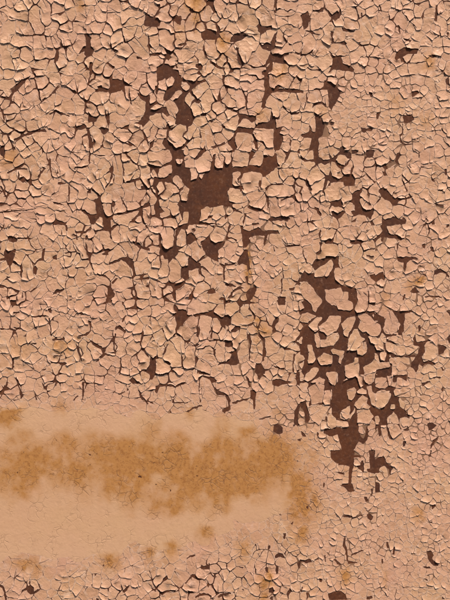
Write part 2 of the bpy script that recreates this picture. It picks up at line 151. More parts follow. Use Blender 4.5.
D 185,0 225,0 220,15 195,15;20,75 45,75 50,85 30,92;75,115 95,125 100,160 95,190 70,215 20,220 20,212 65,205 90,180;240,160 270,150 305,190 300,200 260,170 240,185;150,350 170,325 200,322 240,330 270,345 268,450 275,450 278,350 240,335 190,332 165,345 115,375 140,370;345,335 390,300 400,285 440,330 450,350 435,340 400,300 360,335 330,355;400,200 415,180 405,240 395,280 390,270;285,110 310,85 310,95 290,130 280,140;395,415 430,415 450,385 450,450 400,425;0,255 25,290 45,370 35,370 20,320;205,400 220,380 212,405;75,230 120,260 170,295 165,300 110,270;362,0 370,0 370,50 360,60;280,0 300,40 320,60 310,55 285,25;235,200 245,200 240,310 232,300
S 25,35;120,40 80,60 160,40;150,10;220,60 210,40 230,90;270,50 260,30;330,25;410,25;400,80 430,70;330,70;120,90;180,95 210,110;250,110;30,130 10,110;50,180 70,170;130,140 140,180;200,160 220,140;280,190 260,190;320,120 350,110;370,180 380,150;330,160;420,120;150,240 130,230 190,260;210,280;60,300 50,260 70,340;120,310 100,280;290,270 270,240 280,310;350,280 330,300 360,260;430,240;15,320;330,230;400,360 420,340 390,390 420,390;210,360 180,380 240,370;130,400 150,420;320,390 310,360;20,410;80,420;230,420;350,420;300,430
T 2 4
D 150,75 215,70 230,90 255,90 230,105 200,140 180,165 165,180 150,220 125,245 155,200 160,150;260,85 310,80 370,65 400,75 430,105 450,110 450,180 430,160 415,130 405,110 375,110 365,100 330,90 270,105;280,180 295,150 300,190 290,225 275,225 285,200;0,350 35,350 35,450 0,450;80,360 105,365 130,385 115,390 90,375;185,320 200,340 200,400 190,400;375,130 380,200 370,240 360,215 370,200;215,250 240,235 245,245 230,265;240,270 295,265 280,280;380,300 395,290 390,330 400,360 380,325;400,390 420,375 450,370 450,385;280,420 320,430 370,445 280,440;270,340 278,350 275,420 268,400;145,20 160,50 220,60 220,70 150,65 140,40;75,320 100,270 110,260 80,330;180,405 250,415 270,415 260,422 190,412;65,160 85,190 80,200;440,0 450,0 450,60 445,40;380,230 450,245 440,250 385,240;280,345 330,375 320,375
S 60,20 30,15;80,55 110,20 130,60;190,45;200,10;320,40 280,30 370,40 260,60;400,60;20,140 30,170;80,100 60,110 110,90;130,150 120,190 140,130;50,230 60,210;20,260;175,270 160,240 190,290;240,160 200,190 260,130 230,210;330,170 340,130 330,210 320,150;400,180 395,150;435,200;270,240;340,260 310,270 370,260;310,310 350,300;240,310 250,360 220,380 230,290;130,310 110,330 170,350 160,380 130,280;430,310 420,280 430,340;350,350 370,370;310,390 340,410;60,310;15,310;60,390 80,410;170,430;230,435;420,400 390,420
T 3 4
D 0,90 20,85 40,110 35,150 10,160 0,150;35,180 60,155 95,155 90,175 65,190 35,195;0,240 40,240 45,280 20,285 0,275;40,310 65,300 80,350 85,370 70,390 0,385 0,375 30,350;140,205 150,200 160,250 150,330 155,345 145,370 145,260;200,180 215,210 240,235 240,300 230,370 220,370 225,310 230,255 200,220;310,0 365,0 360,30 320,30;300,100 325,105 320,130 295,165 290,210 280,160;190,380 215,380 240,420 240,445 190,450 180,430;345,285 400,290 380,300 350,298;270,380 300,395 360,410 355,418 300,405;410,320 425,330 410,390 420,430 410,430 405,380;0,0 35,0 30,20 0,20;50,145 130,145 185,130 160,152;90,0 95,0 90,80 82,80;140,10 145,40 185,95 185,125 170,90 140,50;430,60 450,60 450,90;420,440 450,430 450,450;130,180 145,220 135,240
S 60,30 40,60;120,50 110,20 130,80;80,100 110,130 150,120;200,60 170,40 220,80;240,110;230,15;300,60;390,40;430,30;400,130 350,120 430,150 330,160;400,230 360,240 430,210;165,170;245,180 230,150 270,190;180,240;215,280;170,290;90,230 70,260 110,210;120,310 110,270 110,340;20,220;20,330;250,270 290,300 270,250;180,350 160,340;310,220;310,350 340,330;380,340 390,320;260,390;440,360 430,400;380,400;120,420 140,400;70,420 50,410;20,420;290,420;160,385;340,430;30,300
T 4 4
D 20,0 450,0 450,450 25,450 8,432 30,345 15,335 0,325 0,265 12,262 12,208 0,198 0,182 18,160 0,138 0,128 30,150 45,160 50,130 100,95 45,72 0,88 0,62 28,46 8,12
P 105,100 135,105 105,145 108,180 90,190 50,155 70,130;-5,-80 5,-100 40,-110 60,-88 100,-38 132,0 115,30 95,72 80,60 70,30 45,0 25,-10 10,-30;180,95 245,95 245,130 220,185 160,215 140,190 115,185 110,160 150,130;155,210 230,195 235,230 205,272 120,285 120,240 155,235;85,205 105,195 120,230 118,285 100,285 92,245;250,145 280,110 335,100 330,130 305,180 290,205 285,225 265,210;325,175 345,175 365,215 390,235 370,250 340,300 280,300 290,240;345,255 395,250 402,310 380,330 345,325 340,285;345,85 390,80 420,100 450,125 480,150 485,190 465,215 450,212 420,215 400,190 375,195 345,165 360,130;342,-68 405,-78 408,0 405,40 390,70 340,75 330,55 345,0;150,-65 190,-62 245,-78 258,-52 292,-48 288,0 312,12 320,50 300,65 225,55 210,30 190,30 155,0;45,265 70,265 78,310 95,350 80,378 45,378 50,315;105,350 145,320 195,335 190,380 160,385 120,390;185,300 200,290 220,300 265,305 260,340 245,385 230,375 235,335 215,325 195,325;35,450 70,405 105,405 110,420 95,450 85,465 45,490 25,480;270,390 320,375 330,345 350,350 355,400 352,450 370,460 380,510 365,525 350,490 335,455 290,470 272,455;380,400 425,375 450,352 475,378 530,370 540,400 500,412 455,416 448,450 445,490 410,510 390,490 388,450;160,435 220,430 227,450 225,485 205,515 185,495 160,455;410,220 450,217 470,240 465,265 425,260;400,70 415,25 450,35 475,45 470,62 450,62;415,-75 450,-70 455,10 415,18;430,90 445,85 445,110
S 30,110 45,95;5,30;5,160;3,230;10,390
T 5 4
D 0,60 20,90 50,100 60,140 45,175 65,200 95,210 130,205 125,215 75,225 70,235 110,250 145,265 145,270 70,255 60,220 40,190 20,230 0,215 0,130 20,130;95,55 130,65 215,60 230,70 180,80 178,130 165,210 140,215 135,190 150,150 135,110;0,270 15,300 45,300 70,300 85,330 75,360 60,370 100,385 98,450 0,450 0,420 50,410 60,385 30,375 20,330 0,310;65,300 80,310 130,335 240,330 240,345 255,330 260,300 270,280 230,270 225,230 240,205 245,250 265,250 320,235 345,240 350,230 350,240 305,250 290,290 300,310 280,340 290,370 330,360 355,375 365,390 300,385 280,400 265,380 245,440 225,410 210,405 215,380 245,345 150,345 100,345;255,155 270,150 275,180 260,190;375,265 400,270 430,285 405,320 380,330 380,290;0,80 20,90 15,100 0,95;435,230 450,200 450,260 440,260;430,65 450,60 450,100;390,400 420,420 400,425
P 55,140 70,90 100,60 140,120 135,185 105,210 60,180;80,225 125,215 140,225 130,250 80,245;30,220 45,195 70,220 65,265 40,250;180,80 225,75 230,130 215,200 185,215 172,200;295,270 320,245 350,250 375,290 380,330 340,365 310,355 285,350 300,310;30,315 60,300 72,330 60,365 35,360
S 100,20 130,30 80,30;170,40;215,25 200,20;40,70 60,60;20,50;290,40;400,50 380,60;400,120;200,250 190,230;150,245;120,300 160,300 90,280;235,295 210,310;230,340 240,350;130,370 180,360;160,400;400,220;320,410 300,430 350,420;410,360;265,410;30,280;310,150;350,120;110,420;280,190
T 0 5
D 90,0 105,20 120,80 140,120 150,100 135,140 80,155 75,150 125,140 112,80;0,105 25,75 30,60 40,70 20,100 0,125;245,30 270,70 275,65 320,45 325,0 335,40 290,65 280,90 265,80;205,85 215,110 225,150 215,150;430,155 450,135 450,150
S 20,40;60,40 70,60;130,15;170,70 180,30;60,110 90,90;20,150;290,20;240,90 240,60;340,80 320,100;380,20;420,40;430,90;390,120;180,130;260,140;320,150
T 1 5
D 45,40 55,40 55,100 45,155 55,170 42,160;130,0 180,0 170,8 135,8;345,15 400,50 350,50 320,30;255,110 300,95 305,102 260,118;375,80 400,120 440,170 435,175 390,125;340,150 390,130 380,142;0,135 20,120 20,130 0,145;310,70 325,90 312,95;50,40 100,45 100,50 55,48
S 80,25;20,20;90,80 70,110;150,70;150,30;215,60 190,30;270,70;290,15;380,25;340,90 360,110;410,80;380,180 360,160;290,160;170,150 150,130;100,150;20,100;30,160;250,140;430,110
T 2 5
D 30,65 60,55 130,55 150,65 190,45 215,45 210,55 150,75 60,68 40,110 30,100;290,10 310,0 380,10 400,35 375,50 400,90 450,105 450,125 400,120 375,60 360,25 310,10 295,40 300,130 310,165 300,160 290,60;95,245 190,245 215,220 265,190 315,180 310,192 265,200 235,220 205,260 185,252 110,252;430,205 450,200 450,235 432,225;140,130 170,110 140,140 140,160 185,160 235,165 180,170 135,165;0,160 40,175 0,170;0,0 30,0 15,30 0,25;310,210 345,215 360,245 340,225;120,200 130,225 120,230
S 170,25 150,15 200,20;80,25;60,110 70,80 60,150;120,110 130,80;210,130 180,90 220,80;240,30;280,100 260,60;345,60 320,40 340,110 370,130;430,60;430,20;180,210 150,215;230,190;30,190;80,230 60,210;110,190;400,200 380,180;360,210;430,160;20,120
T 3 5
D 285,30 330,20 365,35 410,40 360,55 320,70 285,60;150,90 175,85 188,105 180,200 172,210 165,150 150,140;290,300 315,290 345,320 345,350 315,355 290,340;430,185 450,170 445,200 435,240 440,290 450,300 435,305 415,290 415,220;0,105 20,120 30,150 30,210 0,225 0,200 20,190;430,385 450,380 450,400;190,0 215,0 210,30 195,25;40,165 140,140 155,140 140,148 50,175;200,262 280,245 270,255 210,268;60,75 100,68 155,80 100,75;420,0 450,0 450,70 435,60;440,120 450,115 450,145;120,0 145,20 155,70 148,70;435,290 415,310 405,300
S 80,30;20,40;100,110 80,100;100,180 60,200 130,200;230,40;270,70;230,140 210,120;240,210 200,230;350,90 320,80;360,15;410,100;250,300;320,250;390,250;380,320;420,330;360,140;30,260;400,30;160,250;300,320
T 4 5
D 25,0 165,0 165,30 200,65 220,40 225,0 270,0 275,15 325,0 345,30 365,45 375,0 385,30 405,60 440,50 445,0 450,0 450,110 430,100 425,65 400,70 410,110 430,180 450,190 450,280 430,265 415,300 400,285 350,290 350,330 360,360 380,385 400,310 405,305 410,360 405,385 380,415 355,400 320,450 255,450 225,360 190,370 140,350 145,320 200,325 300,310 290,285 330,220 330,195 285,265 250,230 245,210 300,180 290,150 275,100 300,80 320,60 330,40 280,20 225,45 200,70 185,90 190,180 190,190 155,240 165,260 180,230 230,270 250,265 160,275 150,260 180,185 140,175 65,180 50,190 55,170 65,130 40,80 50,50 25,40;0,160 30,150 45,190 50,210 60,260 50,285 30,290 20,210 0,190;190,65 275,90 300,150 320,170 300,185 245,215 240,260 290,270 305,310 230,310 180,310 250,350 240,280 190,240;220,40 320,20 340,60 290,85 290,130 240,180 210,130 190,90;230,320 300,310 330,260 340,330 310,340 320,390 310,450 260,450 235,400;0,330 30,350 40,370 15,365;100,340 110,350 100,390;350,120 340,140 315,155 300,170 300,150 330,125
P 45,75 100,45 145,60 140,130 135,165 70,178 62,130;145,95 180,90 188,130 180,175 150,175 140,160;50,190 110,180 185,185 160,215 135,260 115,300 70,270 60,240;165,250 180,230 215,260 225,280 215,310 190,325 165,300;220,270 290,280 293,305 270,312 215,300;280,95 325,70 340,90 330,130 310,155 290,145;245,220 270,200 300,185 298,255 275,265 255,250;340,100 370,75 395,90 400,110 375,115 345,110;325,180 350,150 375,120 405,140 400,170 425,185 410,205 380,200 345,200;340,210 410,200 445,250 430,262 415,290 345,285;60,40 120,10 150,30 145,55 100,45
S 20,110;15,240;10,160;40,330 60,310;70,370;180,380 200,400;130,390;30,420;90,430;330,380 320,420;370,400;430,350;430,420;380,440;220,440;140,300;10,290 10,260
T 5 5
D 0,0 70,0 85,60 130,75 125,100 110,125 150,135 145,150 150,190 180,210 205,250 205,265 180,250 150,260 150,300 165,330 200,310 205,330 185,335 150,320 135,295 75,295 95,350 110,385 85,380 75,340 70,300 35,300 40,360 25,375 20,310 0,330 0,200 30,205 80,165 100,110 60,90 25,95 0,105;105,0 190,0 190,40 170,20 130,15 125,45 105,40;315,290 345,285 370,305 340,330 318,335;280,45 330,35 335,42 300,55 280,75;345,15 395,5 395,15 350,20;170,395 190,395 180,425 165,430;330,420 345,390 385,365 350,410 335,450;395,90 405,60 410,100
P 0,15 65,15 80,65 60,82 20,78 0,70;0,110 90,95 85,150 60,185 20,200 0,190;0,250 20,245 28,270 20,295 0,295;75,255 115,222 150,290 130,297 75,290;100,175 120,180 118,205 95,205;155,260 180,252 205,270 200,305 170,310 158,290;85,305 140,300 165,340 150,350 110,380 90,350;115,100 125,75 150,80 150,120 120,125
S 150,50;220,30 210,60;180,90 190,75;190,160 170,180;240,150;220,210;340,100 310,100;380,90;290,170;330,180;60,340 50,380;0,360;180,360;350,350 330,370;370,420;390,60;240,300;280,320;250,110 300,140;270,10
T 1 6
H 65,15 95,20 100,38 80,32;370,150 405,150 405,172 375,172
T 0 6
H 95,130 112,132 110,148 95,145
T 2 6
H 270,145 295,150 290,165 275,160;25,200 48,205 45,215 28,212;115,225 130,230 130,255 118,255;60,10 85,8 85,18 65,18
T 3 6
D 370,320 395,290 400,320 385,335;395,440 410,425 405,450;430,65 440,60 440,75
T 4 6
D 180,0 325,0 325,30 360,35 365,48 320,45 325,70 315,120 305,195 320,215 328,250 295,255 265,225 240,218 260,205 290,200 295,100 240,85 205,75 185,45;410,0 450,0 450,140 420,135 400,115 425,110 415,60;335,95 360,90 365,65 380,60 385,140 370,125 345,110;385,280 405,280 408,305 390,312;400,390 420,380 440,400 425,420 405,410;425,230 440,235 430,290;255,395 310,390 310,402 265,405;205,130 260,135 280,145 240,145;140,195 150,200 148,225 138,220;30,345 50,340 45,360;300,410 400,380 380,392 310,415;445,180 450,180 450,200;225,92 240,82 260,90
S 250,110;160,70 130,60;100,120;240,170 220,160;340,70;350,170;350,140;260,250;240,290;290,300;280,370;100,320 80,290;60,210;180,260;180,370;170,190;350,240;400,190;60,150;150,130
T 5 6
D 0,60 20,45 55,35 65,60 80,90 105,105 95,150 85,140 85,115 55,98 30,105 25,135 0,140 0,110 20,100 0,90;0,195 25,200 30,250 0,255;330,0 338,0 330,45 322,45;340,330 365,325 360,340 340,360;315,432 345,428 340,440
S 60,130 50,120;10,20;180,90 150,60 200,120;230,190;250,130;280,230;110,240;110,320;340,210;380,230;240,310 290,330;70,340;110,400;380,100;410,90;410,170;300,390;200,30;360,30
T 0 7
D 165,370 185,355 205,375 205,410 185,415 162,395;0,355 20,360 40,430 45,450 30,450 15,380 0,370;175,330 185,340 182,360 175,355
S 20,240;20,310;60,370 50,350;120,360 100,390;140,300;210,300 220,280;280,350 260,330;370,280 350,310 390,330;430,260;430,350;75,420;150,425;250,420;370,420 410,420;310,410
T 1 7
D 290,385 310,370 330,355 325,375 295,408 285,400;90,355 108,355 105,368;125,435 145,440 140,450 128,450;160,240 180,235 175,248;115,290 128,300 122,310
S 60,310 90,330;120,260;30,330;190,350;250,360 240,340;300,350;310,290;350,200 320,160;420,140;370,340;430,300;390,260;200,290;110,410 60,410;180,410;280,430;400,400;330,400;80,220;170,430;440,440
T 2 7
D 80,320 105,300 110,320 100,330 75,345 60,365 65,345;60,405 100,390 160,385 150,395 105,400 70,420;215,200 240,180 270,178 270,186 240,190 220,207;305,240 340,255 355,225 360,265 310,265;360,280 380,300 410,308 380,310 362,295;250,290 270,295 290,320 320,325 290,330 245,305 235,330 205,365 225,330;270,430 290,415 325,405 365,420 375,430 330,420 290,430 275,440;340,330 355,350 350,380 340,360;400,430 420,412 450,408 450,418 410,440;220,390 260,400 250,408 225,400;0,370 40,395 30,400
S 60,290 50,330;15,290;100,360 80,370 130,370;190,310 170,330 160,290;180,240;130,280;310,200 330,180 300,230;250,220 250,250;320,290;270,350 240,370;310,350;400,260;430,240;400,370 410,330;120,430 90,430 150,430;210,420;320,440;420,440;20,420;380,200;60,220;260,130;440,300
T 3 7
D 255,130 270,118 275,135 265,155;300,185 320,165 345,170 355,200 330,190 305,205;350,45 365,45 358,85 350,75;305,250 320,245 318,290 308,300 302,270;355,175 370,150 372,160 362,185;240,255 260,250 262,290 245,280;180,215 188,300 180,285;432,225 450,210 450,265 435,255;265,380 290,370 300,395 285,410 265,405;370,410 390,375 402,395 385,420 380,450 375,430;270,440 285,425 290,450;60,245 110,255 105,265;300,200 306,250 298,240;0,405 40,405 35,412 0,415;100,380 120,388 110,395
S 120,210 90,220;60,170;150,240;40,230;210,260;230,180;280,100 300,140;320,80;390,90;360,260 340,220 370,290;420,170;350,380 320,350;410,310;430,370;120,100;190,80;70,350;30,320;20,370;150,330;180,380;330,440;230,360;420,430
T 4 7
D 165,415 210,400 245,395 275,415 285,450 175,450;0,205 35,208 60,200 70,220 40,230 20,218 0,218;200,205 215,205 245,240 225,235;285,210 310,218 345,222 340,228 300,228 285,235;265,60 270,60 275,130 290,210 280,220 272,160 258,125;400,430 430,420 440,440 400,450;110,320 128,320 130,345 115,340;10,370 20,365 12,410 5,400;40,400 50,405 42,445 35,440;300,180 370,148 380,152 310,185;80,205 110,200 120,208 85,212;145,175 152,180 155,230 148,220
S 230,170;170,120;310,120;240,290;340,270;60,160;120,260;200,330;320,330
T 5 7
D 310,155 340,150 355,180 345,205 375,235 375,250 345,235 325,215;70,95 80,100 82,140 72,140;105,130 118,125 115,180 103,180;38,200 46,200 46,235 38,235;270,15 310,20 320,28 280,22;280,245 330,248 340,260 300,256;400,430 420,440 400,450;270,320 320,328 315,335;430,350 450,355 450,360
S 90,120;50,160;290,180 260,200;300,120;410,200;390,100;250,270 240,300;330,290;140,90;160,330;60,400;280,400;210,60;40,50"""

# ------------------------------------------------------------------ helpers
rng = np.random.RandomState(7)
S = 3                                        # samples per millimetre of the wall
U0, U1, V0, V1 = -90, 540, -90, 690          # stretch of wall that is built, in mm (u right, v down)
W, H = (U1 - U0) * S, (V1 - V0) * S

def hash2(ix, iy, seed):
    n = (ix.astype(np.int64) * 374761393 + iy.astype(np.int64) * 668265263 + seed * 1274126177) & 0xffffffff
    n = ((n ^ (n >> 13)) * 1274126177) & 0xffffffff
    n = (n ^ (n >> 16)) & 0xffffff
    return n / float(0xffffff)

def vnoise(x, y, seed):                      # smooth value noise, 0..1
    x = np.asarray(x, float); y = np.asarray(y, float)
    ix = np.floor(x).astype(np.int64); iy = np.floor(y).astype(np.int64)
    fx = x - ix; fy = y - iy
    fx = fx * fx * fx * (fx * (fx * 6 - 15) + 10); fy = fy * fy * fy * (fy * (fy * 6 - 15) + 10)
    a = hash2(ix, iy, seed); b = hash2(ix + 1, iy, seed)
    c = hash2(ix, iy + 1, seed); d = hash2(ix + 1, iy + 1, seed)
    return (a * (1 - fx) + b * fx) * (1 - fy) + (c * (1 - fx) + d * fx) * fy

def fbm(x, y, seed, octaves=3):
    t = 0.0; amp = 0.5; tot = 0.0
    for k in range(octaves):
        t = t + amp * vnoise(x * 2 ** k, y * 2 ** k, seed + 17 * k); tot += amp; amp *= 0.5
    return t / tot

def sstep(a, b, x):
    t = np.clip((x - a) / (b - a), 0, 1)
    return t * t * (3 - 2 * t)

def fill_poly(mask, pts, wu, wv, value=True, grow=4):
    """nonzero-winding fill of a polygon given in mm, evaluated at warped coordinates"""
    pts = np.asarray(pts, float)
    a0 = max(0, int((pts[:, 0].min() - grow - U0) * S)); a1 = min(W, int((pts[:, 0].max() + grow - U0) * S) + 1)
    b0 = max(0, int((pts[:, 1].min() - grow - V0) * S)); b1 = min(H, int((pts[:, 1].max() + grow - V0) * S) + 1)
    if a1 <= a0 or b1 <= b0:
        return
    x = wu[b0:b1, a0:a1]; y = wv[b0:b1, a0:a1]
    wind = np.zeros(x.shape, np.int32)
    for (x0, y0), (x1, y1) in zip(pts, np.roll(pts, -1, 0)):
        if y0 == y1:
            continue
        up = (y0 <= y) & (y1 > y); dn = (y1 <= y) & (y0 > y)
        side = (x1 - x0) * (y - y0) - (x - x0) * (y1 - y0)
        wind += (up & (side > 0)).astype(np.int32) - (dn & (side < 0)).astype(np.int32)
    mask[b0:b1, a0:a1][wind != 0] = value

def blur(m, r):
    k = np.arange(-2 * r, 2 * r + 1); w = np.exp(-(k / r) ** 2); w /= w.sum()
    p = np.pad(m.astype(np.float32), ((len(k) // 2,) * 2, (0, 0)), 'edge')
    m = sum(w[i] * p[i:i + m.shape[0]] for i in range(len(k)))
    p = np.pad(m, ((0, 0), (len(k) // 2,) * 2), 'edge')
    return sum(w[i] * p[:, i:i + m.shape[1]] for i in range(len(k))).astype(np.float32)

# ------------------------------------------------------------------ read the traced layout
darks, pits, whole, groups = [], [], [], []
tx = ty = 0
def pts_of(s):
    return [tuple(float(c) / 6 for c in p.split(',')) for p in s.split()]
for line in LAYOUT.strip().splitlines():
    key, rest = line[0], line[1:].strip()
    if key == 'T':
        tx, ty = (int(c) * 75 for c in rest.split())
        continue
    for item in rest.split(';'):
        p = [(a + tx, b + ty) for a, b in pts_of(item)]
        {'D': darks, 'H': pits, 'P': whole, 'S': groups}[key].append(p)

BAND = [(-95, 401), (0, 409), (14, 406), (24, 403), (36, 408), (60, 409), (82, 407), (96, 411), (106, 409), (118, 413), (134, 412),
        (146, 417), (160, 415), (168, 418), (182, 417), (190, 414), (196, 409), (204, 408), (209, 415), (222, 418),
        (236, 415), (246, 421), (256, 424), (260, 432), (268, 437), (276, 444), (284, 450), (290, 462), (297, 474), (300, 488), (294, 500),
        (290, 511), (276, 515), (262, 520), (246, 519), (232, 529), (218, 535), (206, 540), (194, 543), (178, 541),
        (162, 547), (150, 544), (136, 542), (124, 551), (112, 556), (98, 555), (84, 561), (66, 557), (50, 561), (30, 553), (12, 555), (0, 558), (-95, 551)]

# spacing of the cracks over the wall (mm between neighbouring flakes)
CTRL = np.array([(40, 40, 10), (100, 60, 9), (200, 100, 10), (250, 60, 12), (330, 40, 9), (400, 40, 8.2), (360, 112, 5.6),
                 (410, 120, 6.2), (60, 250, 7.6), (40, 330, 8.2), (100, 330, 7.6), (250, 250, 6.6), (360, 190, 9), (420, 190, 7.4),
                 (400, 270, 7), (430, 300, 6.6), (340, 360, 9), (430, 400, 6), (260, 410, 6.6), (280, 350, 7.4), (400, 520, 5.6),
                 (340, 540, 5.2), (430, 580, 5.6), (320, 490, 5.6), (60, 580, 8.4), (180, 580, 8.6), (260, 570, 7.6), (290, 460, 5.8),
                 (370, 480, 5.8), (170, 200, 9), (100, 160, 8.5), (180, 330, 9), (-60, 100, 9), (-60, 300, 9), (500, 100, 8),
                 (500, 350, 7), (500, 600, 7), (200, -60, 10), (200, 660, 9), (-60, 620, 9)], float)
def spacing(u, v):
    u = np.asarray(u, float); v = np.asarray(v, float)
    n = 0.0; d = 0.0
    for cu, cv, cr in CTRL:
        w = 1.0 / ((u - cu) ** 2 + (v - cv) ** 2 + 120.0) ** 1.6
        n = n + w * cr; d = d + w
    return n / d

def grid_noise(sx, sy, seed, octaves):       # fbm over the whole stretch, sampled at a third and interpolated
    q = 3
    x = U0 + (np.arange(-1, W // q + 3) * q + 0.5) / S; y = V0 + (np.arange(-1, H // q + 3) * q + 0.5) / S
    X, Y = np.meshgrid(x, y)
    n = fbm(X / sx, Y / sy, seed, octaves).astype(np.float32)
    fx = (np.arange(W) / q) + 1; ix = fx.astype(int); tx_ = (fx - ix).astype(np.float32)[None]
    fy = (np.arange(H) / q) + 1; iy = fy.astype(int); ty_ = (fy - iy).astype(np.float32)[:, None]
    rows = n[iy] * (1 - ty_) + n[iy + 1] * ty_
    return rows[:, ix] * (1 - tx_) + rows[:, ix + 1] * tx_

def edge_info_lite(u, v, poly):               # distance to a closed outline
    best = np.full(u.shape, 1e9)
    for (x0, y0), (x1, y1) in zip(poly, poly[1:] + poly[:1]):
        ax, ay = x1 - x0, y1 - y0
        t = np.clip(((u - x0) * ax + (v - y0) * ay) / max(ax * ax + ay * ay, 1e-9), 0, 1)
        best = np.minimum(best, (u - x0 - t * ax) ** 2 + (v - y0 - t * ay) ** 2)
    return np.sqrt(best)

gu, gv = np.meshgrid(U0 + (np.arange(W) + 0.5) / S, V0 + (np.arange(H) + 0.5) / S)
n1 = grid_noise(8, 8, 1, 4) - 0.5; n2 = grid_noise(8, 8, 2, 4) - 0.5
wu = gu + 4.0 * n1; wv = gv + 4.0 * n2       # cracks wander
du = gu + 1.7 * n2 + 1.3 * (grid_noise(2.4, 2.4, 8, 2) - .5); dv = gv + 1.7 * n1 + 1.3 * (grid_noise(2.4, 2.4, 9, 2) - .5)       # bare edges wander a little less

# bare spots past the photograph's edge
for k in range(70):
    while True:
        c = (rng.uniform(U0, U1), rng.uniform(V0, V1))
        if not (-3 < c[0] < 453 and -3 < c[1] < 603) and not (c[0] < 0 and 380 < c[1] < 580):
            break
    n = rng.randint(4, 8); a0 = rng.uniform(0, 6.3); rad = rng.uniform(1.2, 5.5)
    darks.append([(c[0] + rad * rng.uniform(.5, 1.5) * math.cos(a0 + 6.283 * i / n), c[1] + rad * rng.uniform(.5, 1.4) * math.sin(a0 + 6.283 * i / n)) for i in range(n)])

dark = np.zeros((H, W), bool)
for p in darks:
    fill_poly(dark, p, du, dv)
whole_mask = np.zeros((H, W), bool)
for p in whole:
    fill_poly(whole_mask, p, du, dv)
band = np.zeros((H, W), bool)
bu = gu + 16 * (grid_noise(13, 13, 5, 4) - .5); bv = gv + 20 * (grid_noise(13, 13, 6, 4) - .5)
fill_poly(band, BAND, bu, bv, grow=14)
pit = np.zeros((H, W), bool)
for p in pits:                               # pinholes
    a = np.array(p); fill_poly(pit, a.mean(0) + (a - a.mean(0)) * .55, du, dv)
dark_b = blur(dark, 1)
whole_b = blur(whole_mask, 1)
band_b = blur(band, 2)
pit_b = blur(pit, 1)
# what ordinary flakes may not cover: 0 inside bare spots, whole islands and the smooth band
open_b = np.minimum(np.minimum(0.5 - dark_b, 0.30 - whole_b), 0.46 - band_b) * 1.4

# ------------------------------------------------------------------ seeds of the flakes
pts_all = np.array([q for g in groups for q in g], float)
cell = {}
def put(q):
    cell.setdefault((int(q[0] // 8), int(q[1] // 8)), []).append(q)
def near(q, r):
    k = int(r // 8) + 1
    cx, cy = int(q[0] // 8), int(q[1] // 8)
    for i in range(cx - k, cx + k + 1):
        for j in range(cy - k, cy + k + 1):
            for p in cell.get((i, j), ()):
                if (p[0] - q[0]) ** 2 + (p[1] - q[1]) ** 2 < r * r:
                    return True
    return False
for q in pts_all:
    put(tuple(q))
cand = np.column_stack([rng.uniform(U0, U1, 60000), rng.uniform(V0, V1, 60000)])
cr = spacing(cand[:, 0], cand[:, 1])
fine_ = 1 - sstep(6.0, 7.2, cr)
outside = (cand[:, 0] < 0) | (cand[:, 0] > 450) | (cand[:, 1] < 0) | (cand[:, 1] > 600)
cr = cr * np.where(outside, 1.0, 1.14 - 0.27 * fine_) * np.clip(rng.lognormal(0.0, 0.20 + .12 * fine_, len(cand)), 0.62, 1.8)
ci = np.clip(((cand[:, 1] - V0) * S).astype(int), 0, H - 1); cj = np.clip(((cand[:, 0] - U0) * S).astype(int), 0, W - 1)
ok = open_b[ci, cj] > 0.38
for q, r, o in zip(cand, cr, ok):
    if o and not near(q, r):
        put(tuple(q))
        g = [tuple(q)]
        a = rng.uniform(0, 6.283); p = q; n = rng.choice(3, p=(.42, .38, .20))
        for k in range(n):                   # many pieces are long or bent
            p = (p[0] + r * .46 * math.cos(a), p[1] + r * .46 * math.sin(a)); a += rng.normal(0, .7)
            g.append(p); put(p)
        groups.append(g)

# ------------------------------------------------------------------ which flake owns which point
d1 = np.full((H, W), 1e3, np.float32); d2 = np.full((H, W), 1e3, np.float32); l1 = np.full((H, W), -1, np.int32)
wu32 = wu.astype(np.float32); wv32 = wv.astype(np.float32)
RW = 24
wins = []
for gi, g in enumerate(groups):
    a = np.array(g, np.float32)
    i0 = max(0, int((a[:, 0].min() - RW - U0) * S)); i1 = min(W, int((a[:, 0].max() + RW - U0) * S))
    j0 = max(0, int((a[:, 1].min() - RW - V0) * S)); j1 = min(H, int((a[:, 1].max() + RW - V0) * S))
    x = wu32[j0:j1, i0:i1]; y = wv32[j0:j1, i0:i1]
    D = None
    for p in a:
        e = (x - p[0]) ** 2 + (y - p[1]) ** 2
        D = e if D is None else np.minimum(D, e)
    D = np.sqrt(D)
    A = d1[j0:j1, i0:i1]; B = d2[j0:j1, i0:i1]; L = l1[j0:j1, i0:i1]
    m = D < A
    B[:] = np.where(m, A, np.minimum(B, D))
    L[m] = gi
    A[m] = D[m]
low = spacing(gu[::6, ::6], gv[::6, ::6])
to_band = np.minimum(edge_info_lite(gu[::6, ::6], gv[::6, ::6], BAND), 60.0)
crack = 0.085 + 0.028 * (low - 4.0)
crack = (crack * (0.35 + 0.65 * sstep(2, 34, to_band))).repeat(6, 0).repeat(6, 1)[:H, :W]
crack = crack * np.clip((grid_noise(12, 12, 31, 3) - 0.40) * 7.0, 0.35, 2.6)
near_dark = blur(blur(dark[::6, ::6], 3), 2).repeat(6, 0).repeat(6, 1)[:H, :W]
crack = crack * (1 + 2.5 * np.clip(near_dark * 2.8, 0, 1))       # gaps open up round the bare spots
owned = (d2 - d1) * 0.5 - crack
